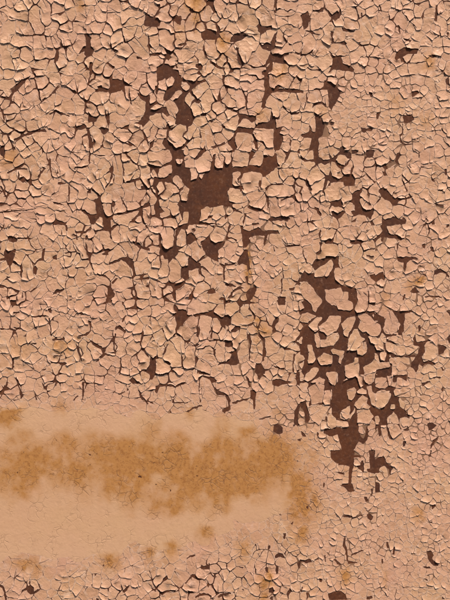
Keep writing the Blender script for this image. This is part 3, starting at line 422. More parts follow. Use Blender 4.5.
# a few long cracks that cut across the net
LONG = [((347, 520), (352, 572)), ((400, 470), (412, 560)), ((330, 500), (420, 487)), ((360, 545), (448, 556)), ((385, 90), (395, 160)), ((340, 118), (420, 105)),
        ((425, 180), (436, 300)), ((380, 285), (448, 262)), ((250, 225), (256, 320)), ((2, 255), (78, 246)), ((60, 225), (72, 330)), ((20, 310), (120, 322)),
        ((428, 400), (418, 520)), ((390, 430), (449, 420)), ((310, 540), (330, 598)), ((90, 150), (98, 190)), ((260, 520), (300, 590)), ((380, 580), (449, 590)), ((440, 60), (430, 150))]
for k, (p0, p1) in enumerate(LONG):
    r = np.random.RandomState(k); p0 = np.array(p0, float); p1 = np.array(p1, float)
    ln = np.hypot(*(p1 - p0)); n = int(ln / 2.2); perp = np.array([-(p1 - p0)[1], (p1 - p0)[0]]) / ln
    off = np.cumsum(r.normal(0, .75, n + 1)); off -= np.linspace(off[0], off[-1], n + 1)
    path = p0 + (p1 - p0) * np.linspace(0, 1, n + 1)[:, None] + perp * off[:, None]
    w0 = r.uniform(.12, .24)
    for t, (q, m) in enumerate(zip(path[:-1], path[1:])):
        i0, i1 = max(0, int((min(q[0], m[0]) - 2 - U0) * S)), int((max(q[0], m[0]) + 2 - U0) * S)
        j0, j1 = max(0, int((min(q[1], m[1]) - 2 - V0) * S)), int((max(q[1], m[1]) + 2 - V0) * S)
        ab = m - q; X = gu[j0:j1, i0:i1] - q[0]; Y = gv[j0:j1, i0:i1] - q[1]
        tt = np.clip((X * ab[0] + Y * ab[1]) / (ab @ ab), 0, 1)
        np.minimum(owned[j0:j1, i0:i1], np.hypot(X - tt * ab[0], Y - tt * ab[1]) - w0 * math.sin(math.pi * (t + .6) / (n + .6)) ** .5, out=owned[j0:j1, i0:i1])

# ------------------------------------------------------------------ outline of one field's positive area
def contours(phi, i0, j0):
    """marching squares; returns closed loops in mm (positive side kept on one hand)"""
    s = phi > 0
    code = s[:-1, :-1] * 1 + s[:-1, 1:] * 2 + s[1:, 1:] * 4 + s[1:, :-1] * 8
    jj, ii = np.nonzero((code > 0) & (code < 15))
    TAB = {1: ((3, 0),), 2: ((0, 1),), 3: ((3, 1),), 4: ((1, 2),), 5: ((3, 0), (1, 2)), 6: ((0, 2),), 7: ((3, 2),), 8: ((2, 3),),
           9: ((2, 0),), 10: ((0, 1), (2, 3)), 11: ((2, 1),), 12: ((1, 3),), 13: ((1, 0),), 14: ((0, 3),)}
    nxt = {}
    for j, i in zip(jj.tolist(), ii.tolist()):
        key = ((i, j, 0), (i + 1, j, 1), (i, j + 1, 0), (i, j, 1))   # top, right, bottom, left edge
        for a, b in TAB[int(code[j, i])]:
            nxt[key[a]] = key[b]
    loops = []
    while nxt:
        k0, k = nxt.popitem()
        seq = [k0]
        while k != k0 and k in nxt:
            seq.append(k); k = nxt.pop(k)
        if k != k0 or len(seq) < 6:
            continue
        out = []
        for i, j, vert in seq:
            a = phi[j, i]; b = phi[j + 1, i] if vert else phi[j, i + 1]
            t = a / (a - b) if a != b else 0.5
            out.append((U0 + (i0 + i + 0.5 + (0 if vert else t)) / S, V0 + (j0 + j + 0.5 + (t if vert else 0)) / S))
        loops.append(np.array(out))
    return loops

def area(p):
    x, y = p[:, 0], p[:, 1]
    return 0.5 * float(np.sum(x * np.roll(y, -1) - np.roll(x, -1) * y))

def simplify(p, tol):
    n = len(p)
    a = int(np.argmax(((p - p.mean(0)) ** 2).sum(1)))
    p = np.roll(p, -a, 0)
    b = int(np.argmax(((p - p[0]) ** 2).sum(1)))
    keep = np.zeros(n + 1, bool); keep[0] = keep[b] = keep[n] = True
    q = np.vstack([p, p[:1]])
    st = [(0, b), (b, n)]
    while st:
        i, j = st.pop()
        if j <= i + 1:
            continue
        c = q[j] - q[i]; l = math.hypot(*c)
        r = q[i + 1:j] - q[i]
        d = np.abs(r[:, 0] * c[1] - r[:, 1] * c[0]) / l if l > 1e-6 else np.hypot(r[:, 0], r[:, 1])
        k = int(np.argmax(d))
        if d[k] > tol or l > 4.0 and j - i > 2:
            k = k if d[k] > tol else (j - i) // 2 - 1
            k += i + 1; keep[k] = True
            st.append((i, k)); st.append((k, j))
    return q[:-1][keep[:-1]]

def edge_info(P, loops):
    """distance to the nearest outline and the unit direction towards it"""
    best = np.full(len(P), 1e9); vec = np.zeros((len(P), 2))
    for lp in loops:
        A = lp; B = np.roll(lp, -1, 0); AB = B - A
        L2 = np.maximum((AB ** 2).sum(1), 1e-9)
        t = np.clip((((P[:, None] - A[None]) * AB[None]).sum(2)) / L2[None], 0, 1)
        Q = A[None] + t[..., None] * AB[None]
        d = ((P[:, None] - Q) ** 2).sum(2)
        k = np.argmin(d, 1); dk = d[np.arange(len(P)), k]
        m = dk < best
        best[m] = dk[m]; vec[m] = (Q[np.arange(len(P)), k] - P)[m]
    d = np.sqrt(best)
    return d, vec

BANDP = np.array(BAND, float)
STAINS = [  # u, v, radius u, radius v, strength: rust spots away from the band
    (8, 415, 13, 7, .9), (20, 410, 8, 4, .4), (60, 406, 9, 6, .4), (190, 412, 5, 5, .5), (247, 432, 12, 6, .55), (118, 447, 18, 6, .6), (24, 562, 11, 5, .7), (36, 570, 6, 6, .4),
    (110, 560, 11, 7, .7), (172, 548, 7, 8, .75), (150, 552, 6, 6, .6), (205, 532, 10, 7, .6), (243, 547, 7, 9, .5), (265, 583, 9, 9, .5),
    (263, 597, 6, 6, .6), (345, 573, 7, 9, .6), (418, 513, 6, 7, .6), (302, 530, 7, 8, .7), (300, 492, 14, 26, .75), (290, 455, 12, 14, .45),
    (315, 500, 8, 16, .45), (418, 279, 6, 4, .8), (410, 284, 4, 6, .4), (258, 320, 6, 5, .6), (266, 330, 8, 6, .5), (248, 260, 3, 13, .95), (258, 328, 3, 10, .6), (196, 14, 4, 12, .6), (385, 575, 3, 8, .4), (268, 578, 3, 12, .55), (250, 290, 8, 10, .35),
    (222, 40, 7, 9, .75), (280, 70, 9, 8, .5), (262, 115, 6, 6, .4), (195, 3, 9, 7, .8), (178, 32, 8, 8, .3), (430, 60, 5, 7, .6), (10, 156, 9, 7, .6),
    (60, 345, 9, 6, .5), (18, 345, 9, 9, .25), (280, 412, 6, 8, .3), (322, 112, 8, 6, .3), (350, 470, 9, 9, .2), (386, 300, 5, 9, .3), (396, 100, 8, 9, .3), (428, 118, 8, 6, .3),
    (80, 5, 6, 4, .5), (180, 28, 5, 5, .35), (340, 455, 7, 4, .25), (190, 215, 5, 5, .3)]
def stain_at(u, v):
    wob = (fbm(u / 22, v / 30, 41, 3) - .5) * 40
    main = sstep(415, 462, v + wob * 1.25) * (1 - sstep(470, 522, v + wob * 1.3)) * (1 - sstep(275, 330, u + (fbm(u / 20, v / 20, 43, 2) - .5) * 40))
    main = main * (0.50 + 0.80 * fbm(u / 19, v / 24, 44, 3)) * (0.45 + 1.1 * fbm(u / 6, v / 8, 46, 3)) * (0.80 + 0.28 * sstep(60, 190, u))
    main = main * (1 - 0.55 * np.exp(-(((u - 66) / 13) ** 2 + ((v - 496) / 10) ** 2))) * (1 - .6 * np.exp(-(((u - 160) / 7) ** 2 + ((v - 477) / 7) ** 2)))
    main = np.maximum(main, 0.14 * np.exp(-((v - 480) / 75) ** 4) * (1 - sstep(250, 320, u)))
    t = main
    wob2 = 0.45 + 1.1 * fbm(u / 5, v / 5, 45, 3)
    wx = (fbm(u / 4, v / 4, 48, 2) - .5) * 7; wy = (fbm(u / 4, v / 4, 47, 2) - .5) * 7
    for a, b, ra, rb, s in STAINS:
        dv_ = v - b + wy
        t = np.maximum(t, 1.30 * s * np.exp(-(((u - a + wx) / ra) ** 2 + (dv_ / np.where(dv_ > 0, rb * 1.6, rb * .9)) ** 2)) * wob2)
    return np.clip(t, 0, 1)

def make_piece(loops, phi_at, kind, seed):
    """(verts, faces, walls, attributes, area) of one curled flake; verts are (u, v, height) in mm"""
    r = np.random.RandomState(seed)
    outer = loops[0]
    ar = abs(area(outer))
    c = outer.mean(0)
    sp = float((CTRL[:, 2] * (q_ := 1.0 / (((CTRL[:, :2] - c) ** 2).sum(1) + 120.0) ** 1.6)).sum() / q_.sum())
    bd, _ = edge_info(c[None], [BANDP])
    fade = float(sstep(4, 46, bd[0]))
    if kind in ('band', 'coat'):
        lift, step = 0.0, 2.6 if kind == 'band' else 6.0
    elif kind == 'island':
        lift, step = 0.9, 2.2
    else:
        lift, step = float(np.clip((sp - 3.6) / 5.2, 0.40, 1.0)) * (0.15 + 0.85 * fade), 2.4
    edge = np.vstack(loops)
    ring = []
    if kind not in ('band', 'coat'):
        for lp in loops:
            nx = np.roll(lp, -1, 0) - np.roll(lp, 1, 0)
            nrm = np.column_stack([-nx[:, 1], nx[:, 0]]); nrm /= np.maximum(np.hypot(nrm[:, 0], nrm[:, 1]), 1e-6)[:, None]
            ring.append(lp + nrm * 0.75 * ringsign)
    lo, hi = outer.min(0), outer.max(0)
    xs = np.arange(lo[0], hi[0], step); ys = np.arange(lo[1], hi[1], step * .87)
    if len(xs) and len(ys):
        X, Y = np.meshgrid(xs, ys)
        X = X + (np.arange(len(ys)) % 2)[:, None] * step / 2
        I = np.column_stack([X.ravel(), Y.ravel()]) + r.uniform(-.35, .35, (X.size, 2)) * step * .6
    else:
        I = np.zeros((0, 2))
    if ring:
        I2 = np.vstack(ring); I = I[phi_at(I) > 0.55]
        di = edge_info(I, loops)[0] if len(I) else np.zeros(0)
        I = I[di > 1.35]
        I2 = I2[phi_at(I2) > 0.12]
        if len(I2):
            I2 = I2[edge_info(I2, loops)[0] > 0.5]
        I = np.vstack([I, I2])
    else:
        I = I[phi_at(I) > (0.35 if kind == 'band' else .1)]
        if kind == 'band':
            di = edge_info(I, loops)[0]; I = I[di > 0.9]
    edges = []; o = 0
    for lp in loops:
        n = len(lp); edges += [(o + k, o + (k + 1) % n) for k in range(n)]; o += n
    res = delaunay_2d_cdt([Vector(p) for p in np.vstack([edge, I]).tolist()], edges, [], 0, 1e-5)
    V = np.array([(p.x, p.y) for p in res[0]])
    F = np.array(res[2], dtype=object)
    if len(V) < 3 or len(F) == 0:
        return None
    F = np.array([f for f in F if len(f) == 3], int)
    cen = V[F].mean(1)
    # inside test against all loops (even-odd)
    ins = np.zeros(len(cen), bool)
    for lp in loops:
        A = lp; B = np.roll(lp, -1, 0)
        for (x0, y0), (x1, y1) in zip(A.tolist(), B.tolist()):
            if y0 == y1:
                continue
            m = ((y0 > cen[:, 1]) != (y1 > cen[:, 1])) & (cen[:, 0] < (x1 - x0) * (cen[:, 1] - y0) / (y1 - y0) + x0)
            ins ^= m
    F = F[ins]
    if len(F) == 0:
        return None
    a = V[F]
    cr_ = (a[:, 1, 0] - a[:, 0, 0]) * (a[:, 2, 1] - a[:, 0, 1]) - (a[:, 1, 1] - a[:, 0, 1]) * (a[:, 2, 0] - a[:, 0, 0])
    F[cr_ < 0] = F[cr_ < 0][:, ::-1]
    d, vec = edge_info(V, loops) if kind != 'coat' else (np.ones(len(V)), np.ones((len(V), 2)))
    ln = np.maximum(np.hypot(vec[:, 0], vec[:, 1]), 1e-6)
    # at the rim itself the outward direction is away from the piece's middle
    dirn = np.where((d < 0.05)[:, None], V - c, vec)
    dirn = dirn / np.maximum(np.hypot(dirn[:, 0], dirn[:, 1]), 1e-6)[:, None]
    size = math.sqrt(ar)
    if kind == 'coat':
        h = np.full(len(V), 0.05)
    elif kind == 'band':
        h = 0.22 + 0.16 * (fbm(V[:, 0] / 22, V[:, 1] / 22, 61, 2) - .5) - 0.05 * np.exp(-d / 1.5)
    else:
        along = fbm(V[:, 0] / 5.5 + seed * 3.1, V[:, 1] / 5.5, 71, 2)      # the curl comes and goes along the rim
        face = 0.10 + 0.90 * sstep(-0.55, 0.95, 0.95 * dirn[:, 1] - 0.22 * dirn[:, 0])
        amp = lift * CURL * (0.30 + 1.45 * r.rand() ** 1.6) * np.clip((along - .28) * 2.0, 0.0, 1.3) * face * min(1.0, size / 8 + .25)
        wd = r.uniform(1.1, 2.2) * min(1.0, .35 + size / 11)
        amp = np.minimum(amp, 1.25)
        tilt = r.normal(0, 1, 2) * 0.026 * lift + np.array([0.0, 0.016 * lift])
        rel = V - c
        h = 0.17 + 0.12 * lift + 0.20 * lift * r.rand() + amp * np.exp(-d / wd) + rel @ tilt + 0.42 * lift * (fbm(V[:, 0] / 6, V[:, 1] / 6, 81, 2) - .5)
        h = h + (1 - lift) * 0.22 * (fbm(V[:, 0] / 8, V[:, 1] / 8, 83, 2) - .5)
    h = np.maximum(h, 0.05 if kind == 'coat' else 0.13)
    # the cut edge of the paint film
    cnt = {}
    for f in F.tolist():
        for x, y in ((f[0], f[1]), (f[1], f[2]), (f[2], f[0])):
            cnt[(x, y)] = cnt.get((x, y), 0) + 1
    bnd = [e for e in cnt if (e[1], e[0]) not in cnt]
    top = np.column_stack([V, h])
    used = sorted({x for e in bnd for x in e}); pos = {x: k for k, x in enumerate(used)}
    n0 = len(top); m0 = len(used)
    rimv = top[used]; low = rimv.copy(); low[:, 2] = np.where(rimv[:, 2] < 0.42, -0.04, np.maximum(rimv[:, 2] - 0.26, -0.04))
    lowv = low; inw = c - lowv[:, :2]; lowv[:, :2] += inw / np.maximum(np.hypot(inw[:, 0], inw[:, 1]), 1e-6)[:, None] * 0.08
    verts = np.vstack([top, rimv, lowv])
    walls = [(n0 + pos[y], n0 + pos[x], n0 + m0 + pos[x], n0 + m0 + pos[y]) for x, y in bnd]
    tint = 0.85 if kind == 'band' else r.rand()
    st = np.zeros(len(verts))
    wr = 0.03 if kind == 'band' else (0.25 + 0.75 * lift) * r.uniform(.2, 1.0)      # how wrinkled this piece is
    att = np.column_stack([np.full(len(verts), tint), st, np.full(len(verts), wr), np.concatenate([np.where(d < .06, 0.28 if kind not in ('band', 'coat') else 1.0, 1.0), np.zeros(2 * m0)])])  # alpha drops at top rims for the painted highlight, on walls for broken edges
    return verts, F.tolist(), walls, att, ar, c, size

ringsign = 1.0
CURL = 1.95
def sampler(phi, i0, j0):
    def f(P):
        i = np.clip(((P[:, 0] - U0) * S - .5).round().astype(int) - i0, 0, phi.shape[1] - 1)
        j = np.clip(((P[:, 1] - V0) * S - .5).round().astype(int) - j0, 0, phi.shape[0] - 1)
        return phi[j, i]
    return f

def inside(p, lp):
    x0, y0 = lp[:, 0], lp[:, 1]; x1, y1 = np.roll(x0, -1), np.roll(y0, -1)
    dy = np.where(y1 == y0, 1e-9, y1 - y0)
    return int((((y0 > p[1]) != (y1 > p[1])) & (p[0] < (x1 - x0) * (p[1] - y0) / dy + x0)).sum()) % 2 == 1

pieces = []
def field_to_pieces(phi, i0, j0, kind, seed, min_area=2.6, tol=0.2):
    loops = contours(phi, i0, j0)
    sg = [(lp, area(lp)) for lp in loops]
    big = [x for x in sg if abs(x[1]) > 0.8]
    if not big:
        return
    sign = math.copysign(1, max(big, key=lambda x: abs(x[1]))[1])
    global ringsign
    ringsign = sign
    outs = [lp for lp, a in big if a * sign > min_area]
    holes = [lp for lp, a in big if a * sign < 0]
    for k, lp in enumerate(outs):
        lo, hi = lp.min(0), lp.max(0)
        hs = [hh for hh in holes if (hh.min(0) > lo).all() and (hh.max(0) < hi).all() and inside(hh[0], lp)]
        simp = [simplify(x, tol) for x in [lp] + hs]
        simp = [x for x in simp if len(x) > 3]
        if not simp:
            continue
        pc = make_piece(simp, sampler(phi, i0, j0), kind, (seed * 7 + k) % 2 ** 31)
        if pc:
            pieces.append((kind,) + pc)

def slits(phi, seed):
    """short cracks that run in from the rim and stop inside the piece"""
    r = np.random.RandomState(seed + 400)
    inside = phi > 0
    ar = inside.sum() / S ** 2
    n = int(r.rand() < (ar - 18) / 60) + int(r.rand() < (ar - 70) / 120)
    if not n:
        return
    rim = np.argwhere((phi > 0) & (phi < .35)); deep = np.argwhere(phi > 0.62 * phi.max())
    if len(rim) == 0 or len(deep) == 0:
        return
    J, I = np.mgrid[0:phi.shape[0], 0:phi.shape[1]]
    for k in range(n):
        a = rim[r.randint(len(rim))].astype(float); b = deep[r.randint(len(deep))].astype(float)
        e = a + (b - a) * r.uniform(.8, 1.35)
        m = (a + e) / 2 + r.normal(0, .14, 2) * np.hypot(*(e - a))
        a = a + (a - e) * .15
        w0 = r.uniform(.16, .42) * S
        prev = a
        for t in np.linspace(.16, 1, 6):
            q = (1 - t) ** 2 * a + 2 * t * (1 - t) * m + t * t * e + r.normal(0, .35, 2)
            ab = q - prev; L2 = max(float(ab @ ab), 1e-6)
            tt = np.clip(((J - prev[0]) * ab[0] + (I - prev[1]) * ab[1]) / L2, 0, 1)
            d = np.hypot(J - prev[0] - tt * ab[0], I - prev[1] - tt * ab[1])
            np.minimum(phi, (d - w0 * (1.12 - t)) / S, out=phi)
            prev = q

order = np.argsort(l1.ravel(), kind='stable')
lab_sorted = l1.ravel()[order]
starts = np.searchsorted(lab_sorted, np.arange(len(groups) + 1))
for gi in range(len(groups)):
    idx = order[starts[gi]:starts[gi + 1]]
    if len(idx) < 12:
        continue
    jj, ii = np.divmod(idx, W)
    i0, i1, j0, j1 = max(0, ii.min() - 2), min(W, ii.max() + 3), max(0, jj.min() - 2), min(H, jj.max() + 3)
    mine = l1[j0:j1, i0:i1] == gi
    o = owned[j0:j1, i0:i1]
    neg = -(crack[j0:j1, i0:i1] * 2 + np.maximum(o, 0)) - .02
    phi = np.where(mine, o, neg)
    phi = np.minimum(phi, open_b[j0:j1, i0:i1])
    phi[0] = phi[-1] = -1; phi[:, 0] = phi[:, -1] = -1
    slits(phi, gi)
    field_to_pieces(phi, i0, j0, 'flake', gi + 1)
for k, p in enumerate(whole):
    m = np.zeros((H, W), bool)
    q = np.array(p)
    i0, i1 = int((q[:, 0].min() - 6 - U0) * S), int((q[:, 0].max() + 6 - U0) * S)
    j0, j1 = int((q[:, 1].min() - 6 - V0) * S), int((q[:, 1].max() + 6 - V0) * S)
    fill_poly(m, p, du, dv)
    phi = (blur(m[j0:j1, i0:i1], 1) - 0.5) * 1.2
    slits(phi, 50000 + k)
    field_to_pieces(phi, i0, j0, 'island', 50000 + k)
phi = np.minimum(band_b - 0.5, 0.5 - pit_b) * 1.7
lp = max(contours(phi, 0, 0), key=lambda x: abs(area(x)))
sgn = math.copysign(1, area(lp)); k = 0; r = np.random.RandomState(77)
while k < len(lp) - 30:                      # cracks run on from the flaking paint into the skin and die out
    a = lp[k]; tdir = lp[min(k + 12, len(lp) - 1)] - lp[k - 12]; tdir = tdir / max(np.hypot(*tdir), 1e-6)
    ang = math.atan2(tdir[0] * sgn, -tdir[1] * sgn) + r.normal(0, .5)
    ln = r.uniform(3, 9) + (r.rand() < .3) * r.uniform(4, 12); w0 = r.uniform(.10, .26); q = np.array(a) - .5 * np.array([math.cos(ang), math.sin(ang)]); s = 0.0
    while s < ln:
        n = q + 1.3 * np.array([math.cos(ang), math.sin(ang)])
        i0, i1 = int((min(q[0], n[0]) - 1 - U0) * S), int((max(q[0], n[0]) + 1 - U0) * S)
        j0, j1 = int((min(q[1], n[1]) - 1 - V0) * S), int((max(q[1], n[1]) + 1 - V0) * S)
        if i0 < 2 or j0 < 2 or i1 > W - 2 or j1 > H - 2:
            break
        ab = n - q; X = gu[j0:j1, i0:i1] - q[0]; Y = gv[j0:j1, i0:i1] - q[1]
        t = np.clip((X * ab[0] + Y * ab[1]) / 1.69, 0, 1)
        np.minimum(phi[j0:j1, i0:i1], np.hypot(X - t * ab[0], Y - t * ab[1]) - w0 * (1.15 - s / ln), out=phi[j0:j1, i0:i1])
        q = n; s += 1.3; ang += r.normal(0, .28)
    k += int(r.uniform(8, 30))
phi[0] = phi[-1] = -1; phi[:, 0] = phi[:, -1] = -1
field_to_pieces(phi, 0, 0, 'band', 90001, min_area=60, tol=0.25)

# an older coat shows in the shallow cracks where the net is fine
fine = np.clip((7.5 - low) * 0.8, -1, 1); fine = np.maximum(fine, 1 - to_band / 13)
fine = fine.repeat(6, 0).repeat(6, 1)[:H, :W] + (grid_noise(14, 14, 91, 3) - .5) * 1.2
phi = np.minimum(np.minimum(fine * .5, 0.40 - dark_b), 0.5 - pit_b).astype(np.float32)[::2, ::2].copy()
phi[0] = phi[-1] = -1; phi[:, 0] = phi[:, -1] = -1
S0, S = S, S / 2
field_to_pieces(phi, 0, 0, 'coat', 90002, min_area=25, tol=0.3)
S = S0

# crumbs of paint left on the bare undercoat
for k in range(26):
    q = None
    for t in range(60):
        c = (rng.uniform(0, 450), rng.uniform(0, 600)) if k < 55 else (rng.uniform(298, 408), rng.uniform(255, 470))
        if dark_b[int((c[1] - V0) * S), int((c[0] - U0) * S)] > 0.98 and whole_b[int((c[1] - V0) * S), int((c[0] - U0) * S)] < .02:
            q = c; break
    if q is None:
        continue
    n = 6; a0 = rng.uniform(0, 6.3); rad = rng.uniform(.25, .7) if k < 55 else rng.uniform(.7, 1.7)
    lp = np.array([(q[0] + rad * rng.uniform(.6, 1.3) * math.cos(a0 + 6.283 * i / n), q[1] + rad * rng.uniform(.6, 1.3) * math.sin(a0 + 6.283 * i / n)) for i in range(n)])
    vs = np.vstack([np.column_stack([lp, np.full(n, -.03)]), np.column_stack([q[0] + (lp[:, 0] - q[0]) * .7, q[1] + (lp[:, 1] - q[1]) * .7, np.full(n, .3)])])
    F = [(n, n + i, n + i + 1) for i in range(1, n - 1)]
    wl_ = [(n + (i + 1) % n, n + i, i, (i + 1) % n) for i in range(n)]
    att = np.column_stack([np.full(2 * n, rng.rand()), np.full(2 * n, .3), np.full(2 * n, rng.rand()), np.ones(2 * n)])
    pieces.append(('crumb', vs, F, wl_, att, 1.0, np.array(q), 1.0))

allv = np.vstack([p[1] for p in pieces])
alls = stain_at(allv[:, 0], allv[:, 1])
k0 = 0
for p in pieces:
    n = len(p[1])
    if p[0] != 'crumb':
        p[4][:, 1] = alls[k0:k0 + n]
    k0 += n

# ------------------------------------------------------------------ materials
def new_mat(name):
    m = bpy.data.materials.new(name); m.use_nodes = True
    nt = m.node_tree; nt.nodes.clear()
    out = nt.nodes.new('ShaderNodeOutputMaterial'); b = nt.nodes.new('ShaderNodeBsdfPrincipled')
    nt.links.new(b.outputs[0], out.inputs[0])
    return m, nt, b
def node(nt, kind, **kw):
    n = nt.nodes.new(kind)
    for k, v in kw.items():
        if k in n.inputs.keys():
            n.inputs[k].default_value = v
        else:
            setattr(n, k, v)
    return n
def mixrgb(nt, fac, a, b, blend='MIX'):
    n = nt.nodes.new('ShaderNodeMix'); n.data_type = 'RGBA'; n.blend_type = blend
    for s, v in ((n.inputs[0], fac), (n.inputs[6], a), (n.inputs[7], b)):
        if isinstance(v, bpy.types.NodeSocket):
            nt.links.new(v, s)
        else:
            s.default_value = v
    return n.outputs[2]
def maths(nt, op, a, b=0.0, c=0.0):
    n = nt.nodes.new('ShaderNodeMath'); n.operation = op
    for s, v in zip(n.inputs, (a, b, c)):
        if isinstance(v, bpy.types.NodeSocket):
            nt.links.new(v, s)
        else:
            s.default_value = v
    return n.outputs[0]
def ramp(nt, src, lo, hi, a=0.0, b=1.0):
    n = nt.nodes.new('ShaderNodeMapRange')
    nt.links.new(src, n.inputs[0])
    for i, v in zip((1, 2, 3, 4), (lo, hi, a, b)):
        n.inputs[i].default_value = v
    return n.outputs[0]
def noise(nt, vec, scale, detail=3.0, rough=0.55):
    n = node(nt, 'ShaderNodeTexNoise', Scale=scale, Detail=detail, Roughness=rough)
    nt.links.new(vec, n.inputs['Vector'])
    return n.outputs['Fac']

paint, nt, bsdf = new_mat('flaking_paint')
geo = node(nt, 'ShaderNodeNewGeometry')          # world position: the pattern runs on across the pieces
pos = geo.outputs['Position']
att = node(nt, 'ShaderNodeAttribute', attribute_name='paint')
sep = node(nt, 'ShaderNodeSeparateColor'); nt.links.new(att.outputs['Color'], sep.inputs[0])
tint, stain, rnd = sep.outputs[0], sep.outputs[1], sep.outputs[2]
base = mixrgb(nt, tint, PAINT_A, PAINT_B)
base = mixrgb(nt, maths(nt, 'MULTIPLY_ADD', att.outputs['Alpha'], -.7, .7), base, (.70, .51, .40, 1))      # broken cut edges are paler; top rims get a painted-in highlight
pinky = ramp(nt, noise(nt, pos, 22.0, 3), .35, .68)
base = mixrgb(nt, maths(nt, 'MULTIPLY', pinky, 0.62), base, PAINT_PINK)
base = mixrgb(nt, ramp(nt, rnd, .03, .08, .5, 0), base, PAINT_BAND)
grime = ramp(nt, noise(nt, pos, 160.0, 4, .65), .52, .78)
base = mixrgb(nt, maths(nt, 'MULTIPLY', grime, 0.30), base, (.36, .20, .115, 1))
speck = ramp(nt, noise(nt, pos, 520.0, 2, .5), .69, .75)
base = mixrgb(nt, maths(nt, 'MULTIPLY', speck, 0.40), base, (.20, .10, .06, 1))
# rust that has soaked in
mott = ramp(nt, noise(nt, pos, 150.0, 4, .65), .25, .75, .72, 1.2)
sfac = maths(nt, 'MULTIPLY', stain, mott)
base = mixrgb(nt, ramp(nt, sfac, .05, .74, 0, .94), base, STAIN_A)
base = mixrgb(nt, ramp(nt, maths(nt, 'MULTIPLY', sfac, ramp(nt, noise(nt, pos, 230.0, 4, .75), .42, .68)), .20, .75, 0, .60), base, STAIN_B)
vor = node(nt, 'ShaderNodeTexVoronoi', Scale=115.0, feature='DISTANCE_TO_EDGE')
wvec = nt.nodes.new('ShaderNodeTexNoise'); wvec.inputs['Scale'].default_value = 90.0
nt.links.new(pos, wvec.inputs['Vector'])
vm = nt.nodes.new('ShaderNodeVectorMath'); vm.operation = 'MULTIPLY_ADD'
nt.links.new(wvec.outputs['Color'], vm.inputs[0]); vm.inputs[1].default_value = (.012,) * 3; nt.links.new(pos, vm.inputs[2])
nt.links.new(vm.outputs[0], vor.inputs['Vector'])
hair = ramp(nt, vor.outputs['Distance'], 0.0, 0.055, 1, 0)
hairmask = ramp(nt, noise(nt, pos, 45.0, 2), .48, .62)
hairf = maths(nt, 'MULTIPLY', hair, hairmask)
base = mixrgb(nt, maths(nt, 'MULTIPLY', hairf, .32), base, (.22, .11, .06, 1))
base = mixrgb(nt, maths(nt, 'MULTIPLY', maths(nt, 'MULTIPLY', hairf, ramp(nt, stain, .15, .6)), .45), base, (.18, .076, .028, 1))
rspeck = ramp(nt, noise(nt, pos, 330.0, 4, .65), .60, .70)
base = mixrgb(nt, maths(nt, 'MULTIPLY', maths(nt, 'MULTIPLY', rspeck, ramp(nt, stain, .3, .7)), .8), base, (.11, .045, .018, 1))
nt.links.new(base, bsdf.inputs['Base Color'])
nt.links.new(ramp(nt, noise(nt, pos, 140.0, 3), .3, .7, .46, .64), bsdf.inputs['Roughness'])
bsdf.inputs['Specular IOR Level'].default_value = 0.4
hsum = maths(nt, 'ADD', maths(nt, 'MULTIPLY', noise(nt, pos, 330.0, 4, .6), .9), maths(nt, 'MULTIPLY', noise(nt, pos, 110.0, 2), 1.0))
hsum = maths(nt, 'MULTIPLY', hsum, ramp(nt, rnd, .03, .10, .5, 1))
hsum = maths(nt, 'SUBTRACT', hsum, maths(nt, 'MULTIPLY', hairf, .40))
fold = maths(nt, 'ABSOLUTE', maths(nt, 'MULTIPLY_ADD', noise(nt, vm.outputs[0], 125.0, 1.5, .45), 2.0, -1.0))
fold = maths(nt, 'POWER', ramp(nt, fold, 0.0, .30, 1, 0), 1.6)
fmask = ramp(nt, noise(nt, pos, 60.0, 2), .40, .62)
hsum = maths(nt, 'ADD', hsum, maths(nt, 'MULTIPLY', maths(nt, 'MULTIPLY', fold, fmask), maths(nt, 'MULTIPLY', rnd, 1.1)))
bump = node(nt, 'ShaderNodeBump', Strength=0.6, Distance=0.0007)
nt.links.new(hsum, bump.inputs['Height']); nt.links.new(bump.outputs[0], bsdf.inputs['Normal'])

coat, nt, bsdf = new_mat('older_coat')
pos = node(nt, 'ShaderNodeNewGeometry').outputs['Position']
c1 = mixrgb(nt, ramp(nt, noise(nt, pos, 60.0, 4), .3, .7), (.15, .070, .038, 1), (.29, .15, .08, 1))
nt.links.new(c1, bsdf.inputs['Base Color']); bsdf.inputs['Roughness'].default_value = 0.75

under, nt, bsdf = new_mat('brown_undercoat')
pos = node(nt, 'ShaderNodeNewGeometry').outputs['Position']
c1 = mixrgb(nt, ramp(nt, noise(nt, pos, 14.0, 4), .36, .64), UNDER_A, UNDER_B)
c1 = mixrgb(nt, maths(nt, 'MULTIPLY', ramp(nt, noise(nt, pos, 75.0, 5, .65), .50, .68), .7), c1, UNDER_C)
c1 = mixrgb(nt, maths(nt, 'MULTIPLY', ramp(nt, noise(nt, pos, 330.0, 4, .7), .52, .70), .5), c1, (.20, .098, .062, 1))
c1 = mixrgb(nt, maths(nt, 'MULTIPLY', ramp(nt, noise(nt, pos, 190.0, 5, .7), .50, .68), .75), c1, (.040, .016, .011, 1))
c1 = mixrgb(nt, maths(nt, 'MULTIPLY', ramp(nt, noise(nt, pos, 110.0, 6, .75), .58, .68), .6), c1, (.25, .13, .08, 1))
nt.links.new(c1, bsdf.inputs['Base Color'])
bsdf.inputs['Roughness'].default_value = 0.7
bsdf.inputs['Specular IOR Level'].default_value = 0.2
bump = node(nt, 'ShaderNodeBump', Strength=0.45, Distance=0.0006)
nt.links.new(noise(nt, pos, 260.0, 4, .6), bump.inputs['Height']); nt.links.new(bump.outputs[0], bsdf.inputs['Normal'])

# ------------------------------------------------------------------ objects
def link(name, me, parent, mat):
    o = bpy.data.objects.new(name, me); scene.collection.objects.link(o)
    o.parent = parent
    if mat and not me.materials:
        me.materials.append(mat)
    return o

